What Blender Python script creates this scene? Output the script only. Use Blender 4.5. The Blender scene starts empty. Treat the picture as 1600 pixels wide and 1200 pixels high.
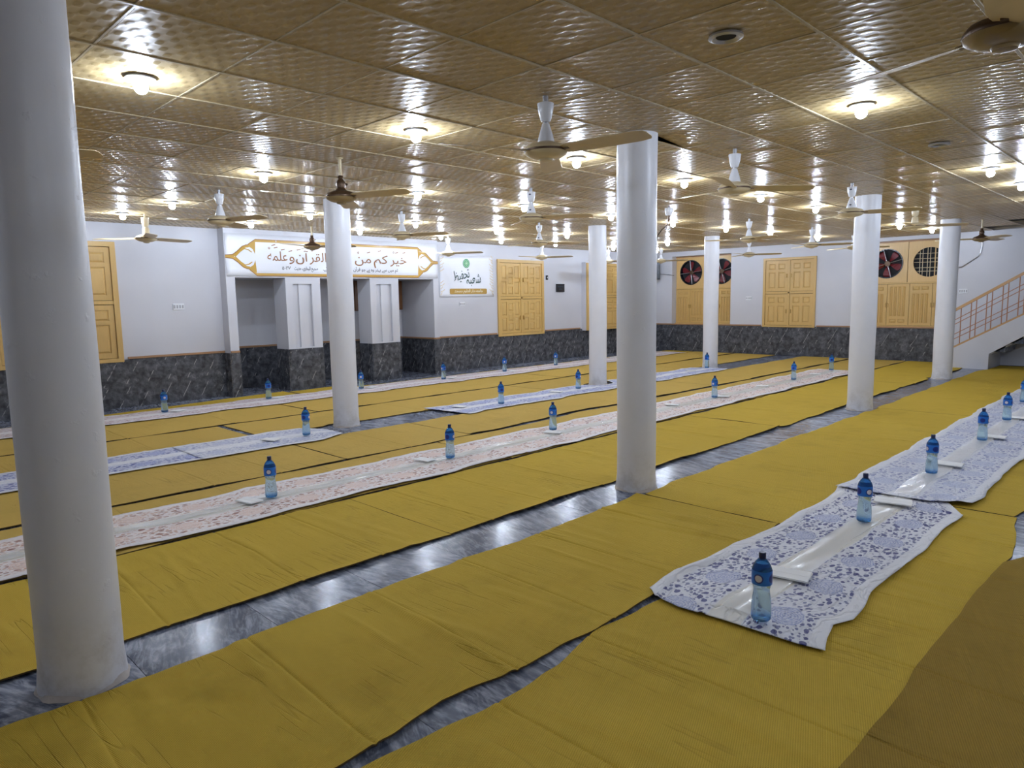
import bpy, math, random
import numpy as np
from mathutils import Matrix, Vector
S = bpy.context.scene
COL = S.collection
PI = math.pi
rnd = random.Random(7)

# ------------------------------------------------------------------ camera, world, exposure
CAM = Vector((-1.6952, -3.8463, 1.5468))
RT, UP, FW = Vector((0.70407, -0.7099, -0.0177)), Vector((0.0984, 0.0728, 0.9925)), Vector((0.7033, 0.7005, -0.1211))
FPX = 1087.43
H = 2.784                                   # ceiling height
YW, XW = 7.834, 15.753                      # left (banner) wall and far wall
cd = bpy.data.cameras.new('camera'); cd.sensor_width = 36; cd.lens = FPX / 1600 * 36; cd.clip_start = 0.05
co = bpy.data.objects.new('camera', cd); COL.objects.link(co)
fz = -FW.normalized(); rx = RT - fz * RT.dot(fz); rx.normalize(); uy = fz.cross(rx)
M = Matrix((rx, uy, fz)).transposed().to_4x4(); M.translation = CAM
co.matrix_world = M
S.camera = co
w = bpy.data.worlds.new('world'); S.world = w; w.use_nodes = True
w.node_tree.nodes['Background'].inputs[0].default_value = (0.5, 0.6, 0.8, 1)
w.node_tree.nodes['Background'].inputs[1].default_value = 0.02
S.view_settings.view_transform = 'Standard'
S.view_settings.look = 'None'
S.view_settings.gamma = 1
S.view_settings.use_curve_mapping = False
S.view_settings.exposure = 0.87
BULB = 300.0                                # emission of each LED bulb

def pj(p):
    d = Vector(p) - CAM; z = d.dot(FW)
    if z < 0.05: return None
    return (800 + FPX * d.dot(RT) / z, 600 - FPX * d.dot(UP) / z, z)

# ------------------------------------------------------------------ node helpers
class NT:
    def __init__(s, name):
        s.m = bpy.data.materials.new(name); s.m.use_nodes = True
        s.t = s.m.node_tree; s.b = s.t.nodes['Principled BSDF']; s.out = s.t.nodes['Material Output']
    def new(s, ty, **kw):
        n = s.t.nodes.new(ty)
        for k, v in kw.items(): setattr(n, k, v)
        return n
    def link(s, a, b): s.t.links.new(a, b)
    def put(s, sock, v):
        if isinstance(v, bpy.types.NodeSocket): s.link(v, sock)
        else:
            if isinstance(v, tuple) and len(v) == 3 and sock.type == 'RGBA': v = v + (1,)
            sock.default_value = v
    def m_(s, op, a, b=None, c=None, clamp=False):
        n = s.new('ShaderNodeMath', operation=op, use_clamp=clamp)
        for i, v in enumerate((a, b, c)):
            if v is not None: s.put(n.inputs[i], v)
        return n.outputs[0]
    def v_(s, op, a, b=None):
        n = s.new('ShaderNodeVectorMath', operation=op)
        s.put(n.inputs[0], a)
        if b is not None: s.put(n.inputs[1], b)
        return n.outputs[0]
    def mix(s, f, a, b, mode='MIX'):
        n = s.new('ShaderNodeMix', data_type='RGBA', blend_type=mode)
        s.put(n.inputs[0], f); s.put(n.inputs[6], a); s.put(n.inputs[7], b)
        return n.outputs[2]
    def co(s, kind='Object'): return s.new('ShaderNodeTexCoord').outputs[kind]
    def sep(s, v):
        n = s.new('ShaderNodeSeparateXYZ'); s.put(n.inputs[0], v); return n.outputs
    def comb(s, x, y, z=0.0):
        n = s.new('ShaderNodeCombineXYZ')
        for i, v in enumerate((x, y, z)): s.put(n.inputs[i], v)
        return n.outputs[0]
    def noise(s, vec, scale, detail=3, rough=.5, dist=0.0, out=0):
        n = s.new('ShaderNodeTexNoise'); s.put(n.inputs['Vector'], vec)
        n.inputs['Scale'].default_value = scale; n.inputs['Detail'].default_value = detail
        n.inputs['Roughness'].default_value = rough; n.inputs['Distortion'].default_value = dist
        return n.outputs[out]
    def vor(s, vec, scale, rand=1.0, feat='F1'):
        n = s.new('ShaderNodeTexVoronoi', feature=feat); s.put(n.inputs['Vector'], vec)
        n.inputs['Scale'].default_value = scale; n.inputs['Randomness'].default_value = rand
        return n.outputs
    def ramp(s, f, stops, interp='LINEAR'):
        n = s.new('ShaderNodeValToRGB'); s.put(n.inputs[0], f); r = n.color_ramp; r.interpolation = interp
        while len(r.elements) < len(stops): r.elements.new(0.5)
        for e, (p, c) in zip(r.elements, stops):
            e.position = p; e.color = (c, c, c, 1) if isinstance(c, (int, float)) else tuple(c) + (1,)
        return n.outputs[0]
    def step(s, x, lo, hi):
        n = s.new('ShaderNodeMapRange', interpolation_type='SMOOTHSTEP'); s.put(n.inputs[0], x)
        n.inputs[1].default_value = lo; n.inputs[2].default_value = hi
        return n.outputs[0]
    def bump(s, h, strength=.3, dist=.01):
        n = s.new('ShaderNodeBump'); n.inputs['Strength'].default_value = strength
        n.inputs['Distance'].default_value = dist; s.link(h, n.inputs['Height'])
        s.link(n.outputs[0], s.b.inputs['Normal'])
    def info(s, k='Random'): return s.new('ShaderNodeObjectInfo').outputs[k]
    def set(s, col=None, rough=None, **kw):
        if col is not None: s.put(s.b.inputs['Base Color'], col)
        if rough is not None: s.put(s.b.inputs['Roughness'], rough)
        for k, v in kw.items(): s.put(s.b.inputs[k.replace('_', ' ')], v)
        return s.m

def plain(name, col, rough=.5, var=.06, scale=8, bump=0.0, **kw):
    n = NT(name); nz = n.noise(n.co(), scale, 4)
    c = n.mix(nz, tuple(x * (1 - var) for x in col), tuple(min(1, x * (1 + var)) for x in col))
    if bump: n.bump(n.noise(n.co(), scale * 6, 4), bump, .004)
    return n.set(c, rough, **kw)

# ------------------------------------------------------------------ materials
def mat_wall():
    n = NT('white wall paint'); c = n.co()
    a = n.noise(c, 1.3, 4); b = n.noise(c, 14, 3)
    n.bump(b, .12, .004)
    return n.set(n.mix(a, (.53, .53, .565), (.61, .61, .645)), .42)
def mat_column():
    n = NT('column plaster paint'); c = n.co()
    lo = n.noise(c, 4, 5, .6); sp = n.vor(c, 9, 1.0)[0]
    pit = n.step(n.noise(c, 13, 4, .6, .15), .62, .78)
    z = n.sep(c)[2]
    dirt = n.m_('MULTIPLY', n.m_('SUBTRACT', 1.0, n.step(z, .02, .42)), n.step(n.noise(c, 7, 5, .7), .35, .75))
    col = n.mix(lo, (.66, .66, .69), (.74, .74, .77))
    col = n.mix(n.m_('MULTIPLY', dirt, .55), col, (.33, .29, .24))
    n.bump(n.m_('ADD', n.m_('MULTIPLY', lo, .7), n.m_('MULTIPLY', pit, .5)), .35, .012)
    return n.set(col, .38)
def mat_mat(name, c1, c2, soil=.35):
    n = NT(name); uv = n.co('UV'); r = n.info()
    u, v, _ = n.sep(uv)
    k = 2 * PI / .013
    d1 = n.m_('SINE', n.m_('MULTIPLY', n.m_('ADD', u, v), k))
    d2 = n.m_('SINE', n.m_('MULTIPLY', n.m_('SUBTRACT', n.m_('MULTIPLY', u, 1.6), n.m_('MULTIPLY', v, .55)), k))
    wv = n.m_('MULTIPLY', n.m_('ADD', n.m_('MULTIPLY', d1, d2), 1.0), .5)
    w2 = n.noise(n.comb(n.m_('MULTIPLY', u, 6.0), n.m_('MULTIPLY', v, 1.5), r), 5, 4, .6)
    big = n.noise(n.v_('ADD', uv, n.comb(n.m_('MULTIPLY', r, 30.0), 0.0)), 1.1, 5, .6)
    col = n.mix(n.m_('MULTIPLY', n.m_('ADD', w2, big), .5), c1, c2)
    col = n.mix(n.m_('MULTIPLY', n.m_('SUBTRACT', 1.0, wv), .6), col, tuple(x * .42 for x in c1))
    wl = n.noise(n.v_('ADD', n.comb(n.m_('ADD', n.m_('MULTIPLY', u, 8.0), n.m_('MULTIPLY', v, .5)), n.m_('MULTIPLY', v, .55)), n.comb(n.m_('MULTIPLY', r, 23.0), n.m_('MULTIPLY', r, 7.0))), 1.3, 2.2, .45, .05)
    wl = n.m_('SUBTRACT', 1.0, n.step(n.m_('ABSOLUTE', n.m_('SUBTRACT', wl, .5)), .0, .016))
    wl = n.m_('MULTIPLY', wl, n.step(n.noise(uv, 2.2, 3), .46, .58))
    col = n.mix(n.m_('MULTIPLY', wl, .22), col, tuple(x * .4 for x in c1))
    st = n.step(n.noise(n.v_('ADD', uv, n.comb(n.m_('MULTIPLY', r, 11.0), 3.0)), 2.3, 6, .62), .50, .78)
    col = n.mix(n.m_('MULTIPLY', st, soil), col, tuple(x * .5 for x in c1))
    col = n.mix(n.m_('MULTIPLY', n.m_('SUBTRACT', r, .5), .16), col, (0, 0, 0))
    n.bump(n.m_('SUBTRACT', n.m_('ADD', wv, n.m_('MULTIPLY', w2, 1.5)), n.m_('MULTIPLY', wl, 1.6)), .85, .0035)
    return n.set(col, .8, Specular_IOR_Level=.12)
def mat_marble(name='marble floor', dark=(.055, .068, .105), light=(.36, .39, .47)):
    n = NT(name); c = n.co(); r = n.info()
    off = n.comb(n.m_('MULTIPLY', r, 17.0), n.m_('MULTIPLY', r, 29.0), n.m_('MULTIPLY', r, 5.0))
    x, y, z = n.sep(c)
    ang = n.m_('MULTIPLY', n.m_('SUBTRACT', n.m_('FRACT', n.m_('MULTIPLY', r, 7.3)), .5), 1.1)
    u = n.m_('ADD', x, n.m_('MULTIPLY', y, ang)); v = n.m_('SUBTRACT', y, n.m_('MULTIPLY', x, ang))
    p = n.v_('ADD', n.comb(n.m_('MULTIPLY', u, 13.0), n.m_('MULTIPLY', v, 2.6), z), off)
    q = n.v_('ADD', n.comb(n.m_('MULTIPLY', u, 5.0), n.m_('MULTIPLY', v, 1.9), z), off)
    a = n.m_('ADD', n.m_('MULTIPLY', n.noise(p, 2.0, 7, .65, 1.4), .5), n.m_('MULTIPLY', n.noise(q, 1.6, 8, .68, 2.2), .5))
    b = n.noise(p, .8, 3, .5, .5)
    tone = n.m_('FRACT', n.m_('MULTIPLY', r, 3.7))
    f = n.m_('ADD', n.m_('MULTIPLY', n.step(a, .42, .66), .9), n.m_('MULTIPLY', n.m_('MULTIPLY', n.step(b, .4, .7), tone), .55), clamp=True)
    return n.set(n.mix(f, dark, light), n.m_('ADD', .09, n.m_('MULTIPLY', n.noise(p, 3, 4), .22)), Specular_IOR_Level=.17)
def mat_dado():
    n = NT('dark marble dado'); c = n.co(); r = n.info()
    x, y, z = n.sep(c)
    off = n.comb(n.m_('MULTIPLY', r, 2.0), 0.0, 0.0)
    p = n.v_('ADD', c, off)
    cloud = n.noise(p, 9, 6, .68)
    e = n.vor(n.v_('ADD', n.v_('MULTIPLY', p, (1.0, 1.0, .55)), n.v_('MULTIPLY', n.noise(p, 6, 4, .6, 0, 1), (.16, .16, .16))), 7, 1.0, 'DISTANCE_TO_EDGE')[0]
    vein = n.m_('MULTIPLY', n.m_('SUBTRACT', 1.0, n.step(e, .0, .035)), n.step(cloud, .42, .62))
    zz = n.m_('MODULO', n.m_('ADD', z, .05), .37)
    t = n.m_('ADD', n.m_('SUBTRACT', n.m_('FLOORED_MODULO', n.m_('ADD', n.m_('SUBTRACT', x, y), n.m_('MULTIPLY', n.step(z, .31, .33), .17)), .3), n.m_('MULTIPLY', zz, .55)), n.m_('MULTIPLY', n.noise(p, 14, 2), .03))
    dg = n.m_('SUBTRACT', 1.0, n.step(n.m_('ABSOLUTE', n.m_('SUBTRACT', t, .03)), .003, .009))
    dg = n.m_('MULTIPLY', dg, n.step(n.noise(p, 7, 2), .47, .56))
    col = n.mix(n.step(cloud, .3, .75), (.030, .032, .038), (.130, .134, .150))
    col = n.mix(n.m_('MULTIPLY', vein, .20), col, (.42, .42, .44))
    col = n.mix(n.m_('MULTIPLY', dg, .45), col, (.62, .61, .60))
    return n.set(col, .22)
def mat_ceil():
    n = NT('embossed ceiling tile'); c = n.co(); r = n.info()
    x, y, _ = n.sep(c)
    a, b = .0436, .0763
    h = n.m_('MULTIPLY', n.m_('COSINE', n.m_('MULTIPLY', x, PI / a)), n.m_('COSINE', n.m_('MULTIPLY', y, PI / b)))
    h2 = n.step(h, -.45, .95)
    col = n.mix(n.noise(n.v_('ADD', c, n.comb(n.m_('MULTIPLY', r, 9.0), 0.0)), 2.2, 3), (.43, .315, .145), (.50, .375, .185))
    col = n.mix(n.m_('MULTIPLY', r, .12), col, (.30, .25, .17))
    dot = n.step(h, .02, .40)
    col = n.mix(n.m_('MULTIPLY', dot, .16), col, (.24, .17, .08))
    n.bump(h2, .55, .0030)
    return n.set(col, n.m_('SUBTRACT', .42, n.m_('MULTIPLY', dot, .21)), Specular_IOR_Level=.18)
def mat_cloth(name, dark, mid, wash, center=True, dens=1.0, paper=(.68, .68, .71), wf=.12):
    n = NT(name); uv = n.co('UV'); u, v, _ = n.sep(uv)
    jit = n.v_('MULTIPLY', n.v_('SUBTRACT', n.noise(uv, 9, 2, .5, 0, 1), (.5, .5, .5)), (.03, .03, 0))
    p = n.v_('ADD', uv, jit)
    q = n.v_('MULTIPLY', p, (1.0, 1.5, 1.0))
    av = n.m_('ABSOLUTE', n.m_('SUBTRACT', v, .45))
    zone = n.m_('MULTIPLY', n.m_('SUBTRACT', 1.0, n.step(av, .375, .385)), n.step(av, .085 if center else -.2, .095 if center else -.1))
    s1 = n.vor(q, 17, .75); s2 = n.vor(n.v_('ADD', q, (3.3, 1.7, 0.0)), 34, .9)
    d1 = n.m_('SUBTRACT', 1.0, n.step(n.m_('ADD', s1[0], n.m_('MULTIPLY', n.noise(uv, 60, 2), .16)), .43, .47))
    d2 = n.m_('SUBTRACT', 1.0, n.step(s2[0], .42, .48))
    rs = n.sep(s2[1])[0]
    d2 = n.m_('MULTIPLY', d2, n.step(rs, .30, .36))
    # medallions: one per .46 m in each pattern band
    fu = n.m_('SUBTRACT', n.m_('FRACT', n.m_('DIVIDE', n.m_('ADD', u, n.m_('MULTIPLY', n.step(v, .449, .451), .23)), .46)), .5)
    dv = n.m_('SUBTRACT', n.m_('ABSOLUTE', n.m_('SUBTRACT', v, .45)), .235)
    rr = n.m_('SQRT', n.m_('ADD', n.m_('POWER', n.m_('MULTIPLY', fu, .46), 2.0), n.m_('POWER', n.m_('MULTIPLY', dv, 1.15), 2.0)))
    rr = n.m_('ADD', rr, n.m_('MULTIPLY', n.m_('SUBTRACT', n.noise(uv, 16, 2), .5), .035))
    med = n.m_('SUBTRACT', 1.0, n.step(rr, .098, .104))
    lace = n.m_('ADD', n.m_('MULTIPLY', n.m_('SINE', n.m_('MULTIPLY', rr, 420.0)), .5), n.m_('MULTIPLY', n.step(n.noise(uv, 70, 3, .6), .42, .6), .9), clamp=True)
    nomed = n.m_('SUBTRACT', 1.0, med)
    out = n.m_('MULTIPLY', zone, nomed)
    col = n.mix(n.m_('MULTIPLY', zone, wf), paper, wash)
    col = n.mix(n.m_('MULTIPLY', n.m_('MULTIPLY', med, zone), n.m_('ADD', .25, n.m_('MULTIPLY', lace, .70))), col, wash)
    col = n.mix(n.m_('MULTIPLY', n.m_('MULTIPLY', d2, out), .85 * dens), col, mid)
    col = n.mix(n.m_('MULTIPLY', n.m_('MULTIPLY', d1, out), .97 * dens), col, dark)
    if center: col = n.mix(n.m_('SUBTRACT', 1.0, n.step(av, .080, .086)), col, (.64, .62, .57) if wf < .2 else tuple(x * 1.05 for x in paper))
    cr = n.m_('ABSOLUTE', n.m_('SUBTRACT', n.noise(n.v_('MULTIPLY', uv, (.8, 2.2, 1.0)), 5, 3, .5, .4), .5))
    n.bump(n.m_('ADD', n.m_('MULTIPLY', n.step(cr, 0.0, .06), .8), n.m_('MULTIPLY', n.noise(n.v_('MULTIPLY', uv, (.6, 3.0, 1.0)), 9, 4), .8)), .55, .012)
    return n.set(col, .55, Sheen_Weight=.1)
def mat_wood(name, base, gloss=.34):
    n = NT(name); c = n.co(); r = n.info()
    g = n.noise(n.v_('ADD', n.v_('MULTIPLY', c, (14.0, 14.0, 1.6)), n.comb(n.m_('MULTIPLY', r, 13.0), 0.0)), 3, 4, .6, .4)
    return n.set(n.mix(g, tuple(x * .86 for x in base), tuple(x * 1.1 for x in base)), gloss)
def mat_emit(name, col, st):
    n = NT(name); e = n.new('ShaderNodeEmission'); e.inputs[0].default_value = col + (1,); e.inputs[1].default_value = st
    n.link(e.outputs[0], n.out.inputs[0]); return n.m
def mat_bottle():
    n = NT('tinted bottle of water'); z = n.sep(n.co())[2]
    f = n.m_('ADD', n.m_('SUBTRACT', 1.0, n.step(z, .004, .045)), n.step(z, .18, .25), clamp=True)
    col = n.mix(f, (.58, .77, .86), (.05, .27, .70))
    b = n.set(col, .06, IOR=1.33)
    n.put(n.b.inputs['Transmission Weight'], .80)
    return b
def mat_label():
    n = NT('blue bottle label'); c = n.co(); x, y, z = n.sep(c)
    th = n.m_('ARCTAN2', y, x)
    k = n.m_('SUBTRACT', n.m_('FRACT', n.m_('MULTIPLY', n.m_('ADD', th, PI), 2 / PI)), .5)
    d = n.m_('SQRT', n.m_('ADD', n.m_('POWER', n.m_('MULTIPLY', k, .07), 2.0), n.m_('POWER', n.m_('SUBTRACT', z, .206), 2.0)))
    col = n.mix(n.m_('SUBTRACT', 1.0, n.step(d, .021, .023)), (.015, .16, .58), (.010, .03, .22))
    idx = n.m_('FLOOR', n.m_('MULTIPLY', n.m_('ADD', th, PI), 2 / PI))
    odd = n.m_('MODULO', idx, 2.0)
    col = n.mix(n.m_('MULTIPLY', odd, n.m_('SUBTRACT', 1.0, n.step(d, .015, .017))), col, (.62, .60, .66))
    return n.set(col, .3)

WALL = mat_wall(); COLM = mat_column(); CEIL = mat_ceil(); MARB = mat_marble(); DADO = mat_dado()
BAR = plain('ceiling grid metal', (.42, .34, .21), .35, .04)
YEL = mat_mat('yellow woven mat', (.66, .445, .050), (.82, .575, .085))
TAN = mat_mat('faded yellow woven mat', (.68, .455, .105), (.80, .555, .145), .2)
BRN = mat_mat('brown worn mat', (.36, .225, .032), (.50, .32, .052), .6)
EDGE = plain('mat binding and seam shade', (.085, .050, .012), .8)  # dark binding colour that also paints in the shade of mat seams
WOOD = mat_wood('cream painted wood', (.62, .40, .135))
BOARD = mat_wood('cream painted board', (.66, .43, .165), .3)
BRASS = plain('brass latch', (.55, .36, .12), .3, Metallic=.7)
TRIM = plain('brown wood trim', (.36, .20, .10), .4)
DARK = plain('dark void', (.012, .013, .016), .8)
WHITE = plain('white plastic', (.78, .79, .82), .28)
CREAM = plain('cream fan enamel', (.64, .53, .33), .3)
BLADE = plain('cream fan blade', (.58, .45, .24), .35)
BRONZE = plain('dark bronze metal', (.10, .06, .035), .38, Metallic=.6)
GREYM = plain('grey steel', (.45, .45, .47), .35, Metallic=.8)
CLB = mat_cloth('blue flower cloth', (.010, .012, .15), (.05, .06, .20), (.20, .24, .46))
CLB2 = mat_cloth('pale blue flower cloth', (.10, .13, .36), (.25, .28, .45), (.30, .35, .55), True, .8, (.66, .67, .72), .22)
CLB3 = mat_cloth('strong blue flower cloth', (.02, .035, .28), (.10, .15, .42), (.16, .22, .55), True, 1.0, (.66, .67, .72), .30)
CLO = mat_cloth('orange flower cloth', (.26, .10, .06), (.50, .26, .15), (.68, .47, .38), True, .95, (.74, .70, .70), .16)
CLP = mat_cloth('pink flower cloth', (.32, .16, .15), (.52, .36, .36), (.55, .42, .45), True, .9, (.74, .70, .71), .25)
NAP = plain('white paper', (.80, .80, .79), .7, .03)
BOT = mat_bottle(); LAB = mat_label()
CAP = plain('navy bottle cap', (.010, .020, .085), .35)
VINYL = plain('white banner vinyl', (.78, .79, .83), .32, .03, 3, .12)
GOLD = plain('printed gold', (.50, .29, .035), .35, .1)
GOLDD = plain('printed dark gold', (.27, .105, .012), .35, .1)
INK = plain('printed brown ink', (.27, .105, .02), .45)
BLACKINK = plain('printed black ink', (.03, .03, .035), .45)
GRNINK = plain('printed dark green ink', (.008, .05, .035), .45)
GREEN = plain('printed green', (.03, .26, .10), .4)
LGREEN = plain('printed pale green', (.45, .72, .45), .4)
OCHRE = plain('printed ochre', (.45, .26, .04), .4)
CREAMINK = plain('printed cream', (.80, .72, .52), .45)
BLACKP = plain('black plastic', (.012, .013, .018), .25)
RED = plain('red fan blade', (.14, .006, .011), .4)
RUST = plain('rust painted steel', (.40, .17, .08), .45)
HAND = mat_wood('varnished handrail', (.52, .30, .13), .22)
LED = mat_emit('lit LED globe', (.77, .885, 1.09), BULB)
DLED = mat_emit('dim display segments', (.35, .5, .75), .12)

# ------------------------------------------------------------------ mesh helpers
class MB:
    def __init__(s): s.v = []; s.f = []
    def add(s, v, f):
        k = len(s.v); s.v += [tuple(p) for p in v]; s.f += [tuple(i + k for i in q) for q in f]; return s
    def box(s, x0, x1, y0, y1, z0, z1, b=0.0):
        if b <= 0:
            v = [(x, y, z) for z in (z0, z1) for y in (y0, y1) for x in (x0, x1)]
            return s.add(v, [(0, 2, 3, 1), (4, 5, 7, 6), (0, 1, 5, 4), (2, 6, 7, 3), (0, 4, 6, 2), (1, 3, 7, 5)])
        rings = [(z0, b), (z0 + b, 0), (z1 - b, 0), (z1, b)]
        v = []; f = []
        for z, d in rings:
            e = b - d if False else 0
            for (x, y) in ((x0 + d, y0), (x1 - d, y0), (x1, y0 + d), (x1, y1 - d), (x1 - d, y1), (x0 + d, y1), (x0, y1 - d), (x0, y0 + d)) if d == 0 else \
                ((x0 + b, y0 + b), (x1 - b, y0 + b), (x1 - b, y0 + b), (x1 - b, y1 - b), (x1 - b, y1 - b), (x0 + b, y1 - b), (x0 + b, y1 - b), (x0 + b, y0 + b)):
                v.append((x, y, z))
        for k in range(3):
            for i in range(8):
                j = (i + 1) % 8; f.append((k * 8 + i, k * 8 + j, k * 8 + 8 + j, k * 8 + 8 + i))
        f.append(tuple(range(7, -1, -1))); f.append(tuple(range(24, 32)))
        return s.add(v, f)
    def lathe(s, prof, n=16, c=(0, 0, 0), close=True):
        v = []; f = []
        for r, z in prof:
            for i in range(n):
                a = 2 * PI * i / n; v.append((c[0] + r * math.cos(a), c[1] + r * math.sin(a), c[2] + z))
        for k in range(len(prof) - 1):
            for i in range(n):
                j = (i + 1) % n; f.append((k * n + i, k * n + j, k * n + n + j, k * n + n + i))
        if close:
            f.append(tuple(range(n - 1, -1, -1))); f.append(tuple(range((len(prof) - 1) * n, len(prof) * n)))
        return s.add(v, f)
    def tube(s, pts, r, n=8):
        pts = [Vector(p) for p in pts]; v = []; f = []
        for i, p in enumerate(pts):
            d = (pts[min(i + 1, len(pts) - 1)] - pts[max(i - 1, 0)]).normalized()
            a = d.cross(Vector((0, 0, 1))) if abs(d.z) < .95 else d.cross(Vector((1, 0, 0)))
            a.normalize(); b = d.cross(a)
            for k in range(n):
                t = 2 * PI * k / n; v.append(p + a * r * math.cos(t) + b * r * math.sin(t))
        for i in range(len(pts) - 1):
            for k in range(n):
                j = (k + 1) % n; f.append((i * n + k, i * n + j, i * n + n + j, i * n + n + k))
        f.append(tuple(range(n - 1, -1, -1))); f.append(tuple(range((len(pts) - 1) * n, len(pts) * n)))
        return s.add(v, f)
    def prism(s, poly, a0, a1, axis='y'):
        n = len(poly); v = []
        for a in (a0, a1):
            for p, q in poly: v.append({'y': (p, a, q), 'x': (a, p, q), 'z': (p, q, a)}[axis])
        f = [tuple(range(n)), tuple(range(2 * n - 1, n - 1, -1))] + [(i, i + n, (i + 1) % n + n, (i + 1) % n) for i in range(n)]
        return s.add(v, f)
    def mesh(s, name, m, smooth=False):
        me = bpy.data.meshes.new(name); me.from_pydata(s.v, [], s.f); me.materials.append(m)
        bpy.context  # noqa
        import bmesh
        bm = bmesh.new(); bm.from_mesh(me); bmesh.ops.recalc_face_normals(bm, faces=bm.faces); bm.to_mesh(me); bm.free()
        if smooth:
            me.polygons.foreach_set('use_smooth', [True] * len(me.polygons))
            if hasattr(me, 'set_sharp_from_angle'): me.set_sharp_from_angle(angle=math.radians(38))
        return me
    def build(s, name, m, parent=None, smooth=False):
        return link(name, s.mesh(name, m, smooth), parent)
def link(name, me, parent=None, loc=None):
    o = bpy.data.objects.new(name, me); COL.objects.link(o)
    if parent is not None: o.parent = parent
    if loc is not None: o.location = loc
    return o
def empty(name, loc=(0, 0, 0), rz=0.0, parent=None):
    o = bpy.data.objects.new(name, None); COL.objects.link(o); o.location = loc; o.rotation_euler[2] = rz
    o.empty_display_size = .1
    if parent is not None: o.parent = parent
    return o
def tag(o, label, cat, group=None):
    o['label'] = label; o['category'] = cat; o['kind'] = 'thing'
    if group: o['group'] = group
    return o
def struct(o): o['kind'] = 'structure'; return o
KIDS = {}
def copy_tree(o, parent=None):
    c = o.copy(); COL.objects.link(c)
    if parent is not None: c.parent = parent
    for ch in list(o.children): copy_tree(ch, c)
    return c
ORD = ['first', 'second', 'third', 'fourth', 'fifth', 'sixth', 'seventh', 'eighth', 'ninth', 'tenth', 'eleventh', 'twelfth']

# ------------------------------------------------------------------ setting: floor
floor = struct(MB().box(-6, XW + .3, -7.5, 9.0, -.12, -.006).build('floor', MARB))
strips = [(-3.0, 14.9, -.95, -.35), (2.0, 15.75, 3.05, 4.1), (-2.4, 1.4, -2.2, -1.75), (3.0, 5.5, -3.7, -2.9), (-1.5, 15.75, 6.95, 7.8),
          (15.0, 15.75, -.2, 7.8), (1.7, 2.0, 3.9, 5.1), (3.4, 7.5, 7.6, 8.75), (13.9, 15.7, -3.0, 0.0)]
slab_me = {}
def slab(w, d):
    k = (round(w, 3), round(d, 3))
    if k not in slab_me: slab_me[k] = MB().box(0.0015, w - .0015, .0015, d - .0015, -.02, 0).mesh('marble_slab', MARB)
    return slab_me[k]
n = 0
for i in range(-8, 28):
    for j in range(-8, 20):
        x, y = -.24 + i * .6, -.95 + j * .6
        if x + .6 > XW + .05 or y + .6 > 8.9: continue
        if any(x < b and x + .6 > a and y < d and y + .6 > c for a, b, c, d in strips):
            if n < 300 and not (y > YW - .1 and not (3.0 < x < 7.4)):
                link('marble_slab', slab(.6, .6), floor, (x, y, 0)); n += 1

# ------------------------------------------------------------------ setting: ceiling
T = .61
ceil = struct(MB().box(-6, XW + .3, -7.5, YW + .3, H + .16, H + .3).build('ceiling', DARK))
GAPT = (5, -2)
tile_me = MB().box(.006, T - .006, .006, T - .006, 0, .012, .003).mesh('ceiling_tile', CEIL)
cand = []
rest = MB()
for i in range(-9, 26):
    for j in range(-12, 13):
        x, y = i * T, j * T
        if (i in (22, 23, 24, 25) and j in (-3, -4, -5, -6)) or (i >= 24 and j == -2): continue          # opening over the stairs
        x1, y1 = min(x + T, XW), min(y + T, YW)
        ps = [pj((x + a, y + b, H)) for a in (0, T) for b in (0, T)]
        vis = None
        if all(ps):
            us = [p[0] for p in ps]; vs = [p[1] for p in ps]
            if max(us) > -30 and min(us) < 1630 and max(vs) > -30 and min(vs) < 500: vis = (max(us) - min(us)) * (max(vs) - min(vs))
        full = x + T <= XW and y + T <= YW
        if vis and full: cand.append((vis, i, j))
        else: rest.box(x + .006, x1 - .006, y + .006, y1 - .006, H, H + .012)
cand.sort(reverse=True)
for k, (a, i, j) in enumerate(cand):
    if k < 300:
        if (i, j) == GAPT: continue
        o = link('ceiling_tile', tile_me, ceil, (i * T, j * T, H + rnd.uniform(-.0005, .0015)))
        o.rotation_euler = (rnd.uniform(-.003, .003), rnd.uniform(-.003, .003), 0)
    else:
        rest.box(i * T + .006, i * T + T - .006, j * T + .006, j * T + T - .006, H, H + .012)
o = rest.build('far_ceiling_tiles', CEIL, ceil); o['kind'] = 'stuff'
for i in range(-9, 26):                                   # cross bars along y, main bars along x
    MB().box(i * T - .0065, i * T + .0065, -7.4, YW - .01, H - .002, H + .006, .0015).build('cross_bar', BAR, ceil)
for j in range(-12, 13):
    MB().box(-5.9, XW - .01, j * T - .009, j * T + .009, H - .005, H + .003, .002).build('main_bar', BAR, ceil)

# ------------------------------------------------------------------ setting: walls
def wall_panel(name, axis, at, th, a0, a1, z1, holes):
    """wall with rectangular openings, built of boxes; axis 'x' runs along x at y=at"""
    mb = MB()
    cuts = sorted({a0, a1} | {h[0] for h in holes} | {h[1] for h in holes})
    for p, q in zip(cuts[:-1], cuts[1:]):
        zz = [(0.0, z1)]
        for h in holes:
            if h[0] <= p + 1e-6 and h[1] >= q - 1e-6:
                zz = [(0.0, h[2]), (h[3], z1)] if h[2] > 0 else [(h[3], z1)]
        for u, v in zz:
            if axis == 'x': mb.box(p, q, at, at + th, u, v)
            else: mb.box(at, at + th, p, q, u, v)
    return struct(mb.build(name, WALL))
wl = wall_panel('wall_left', 'x', YW, .35, -6, XW + .3, H + .16, [(3.20, 7.67, 0, 2.2), (.04, 1.64, .72, 2.49), (9.62, 11.18, .69, 2.455)])
FB1, FB2 = (5.22, 7.02), (.02, 1.86)        # openings with exhaust fans in the far wall
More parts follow.
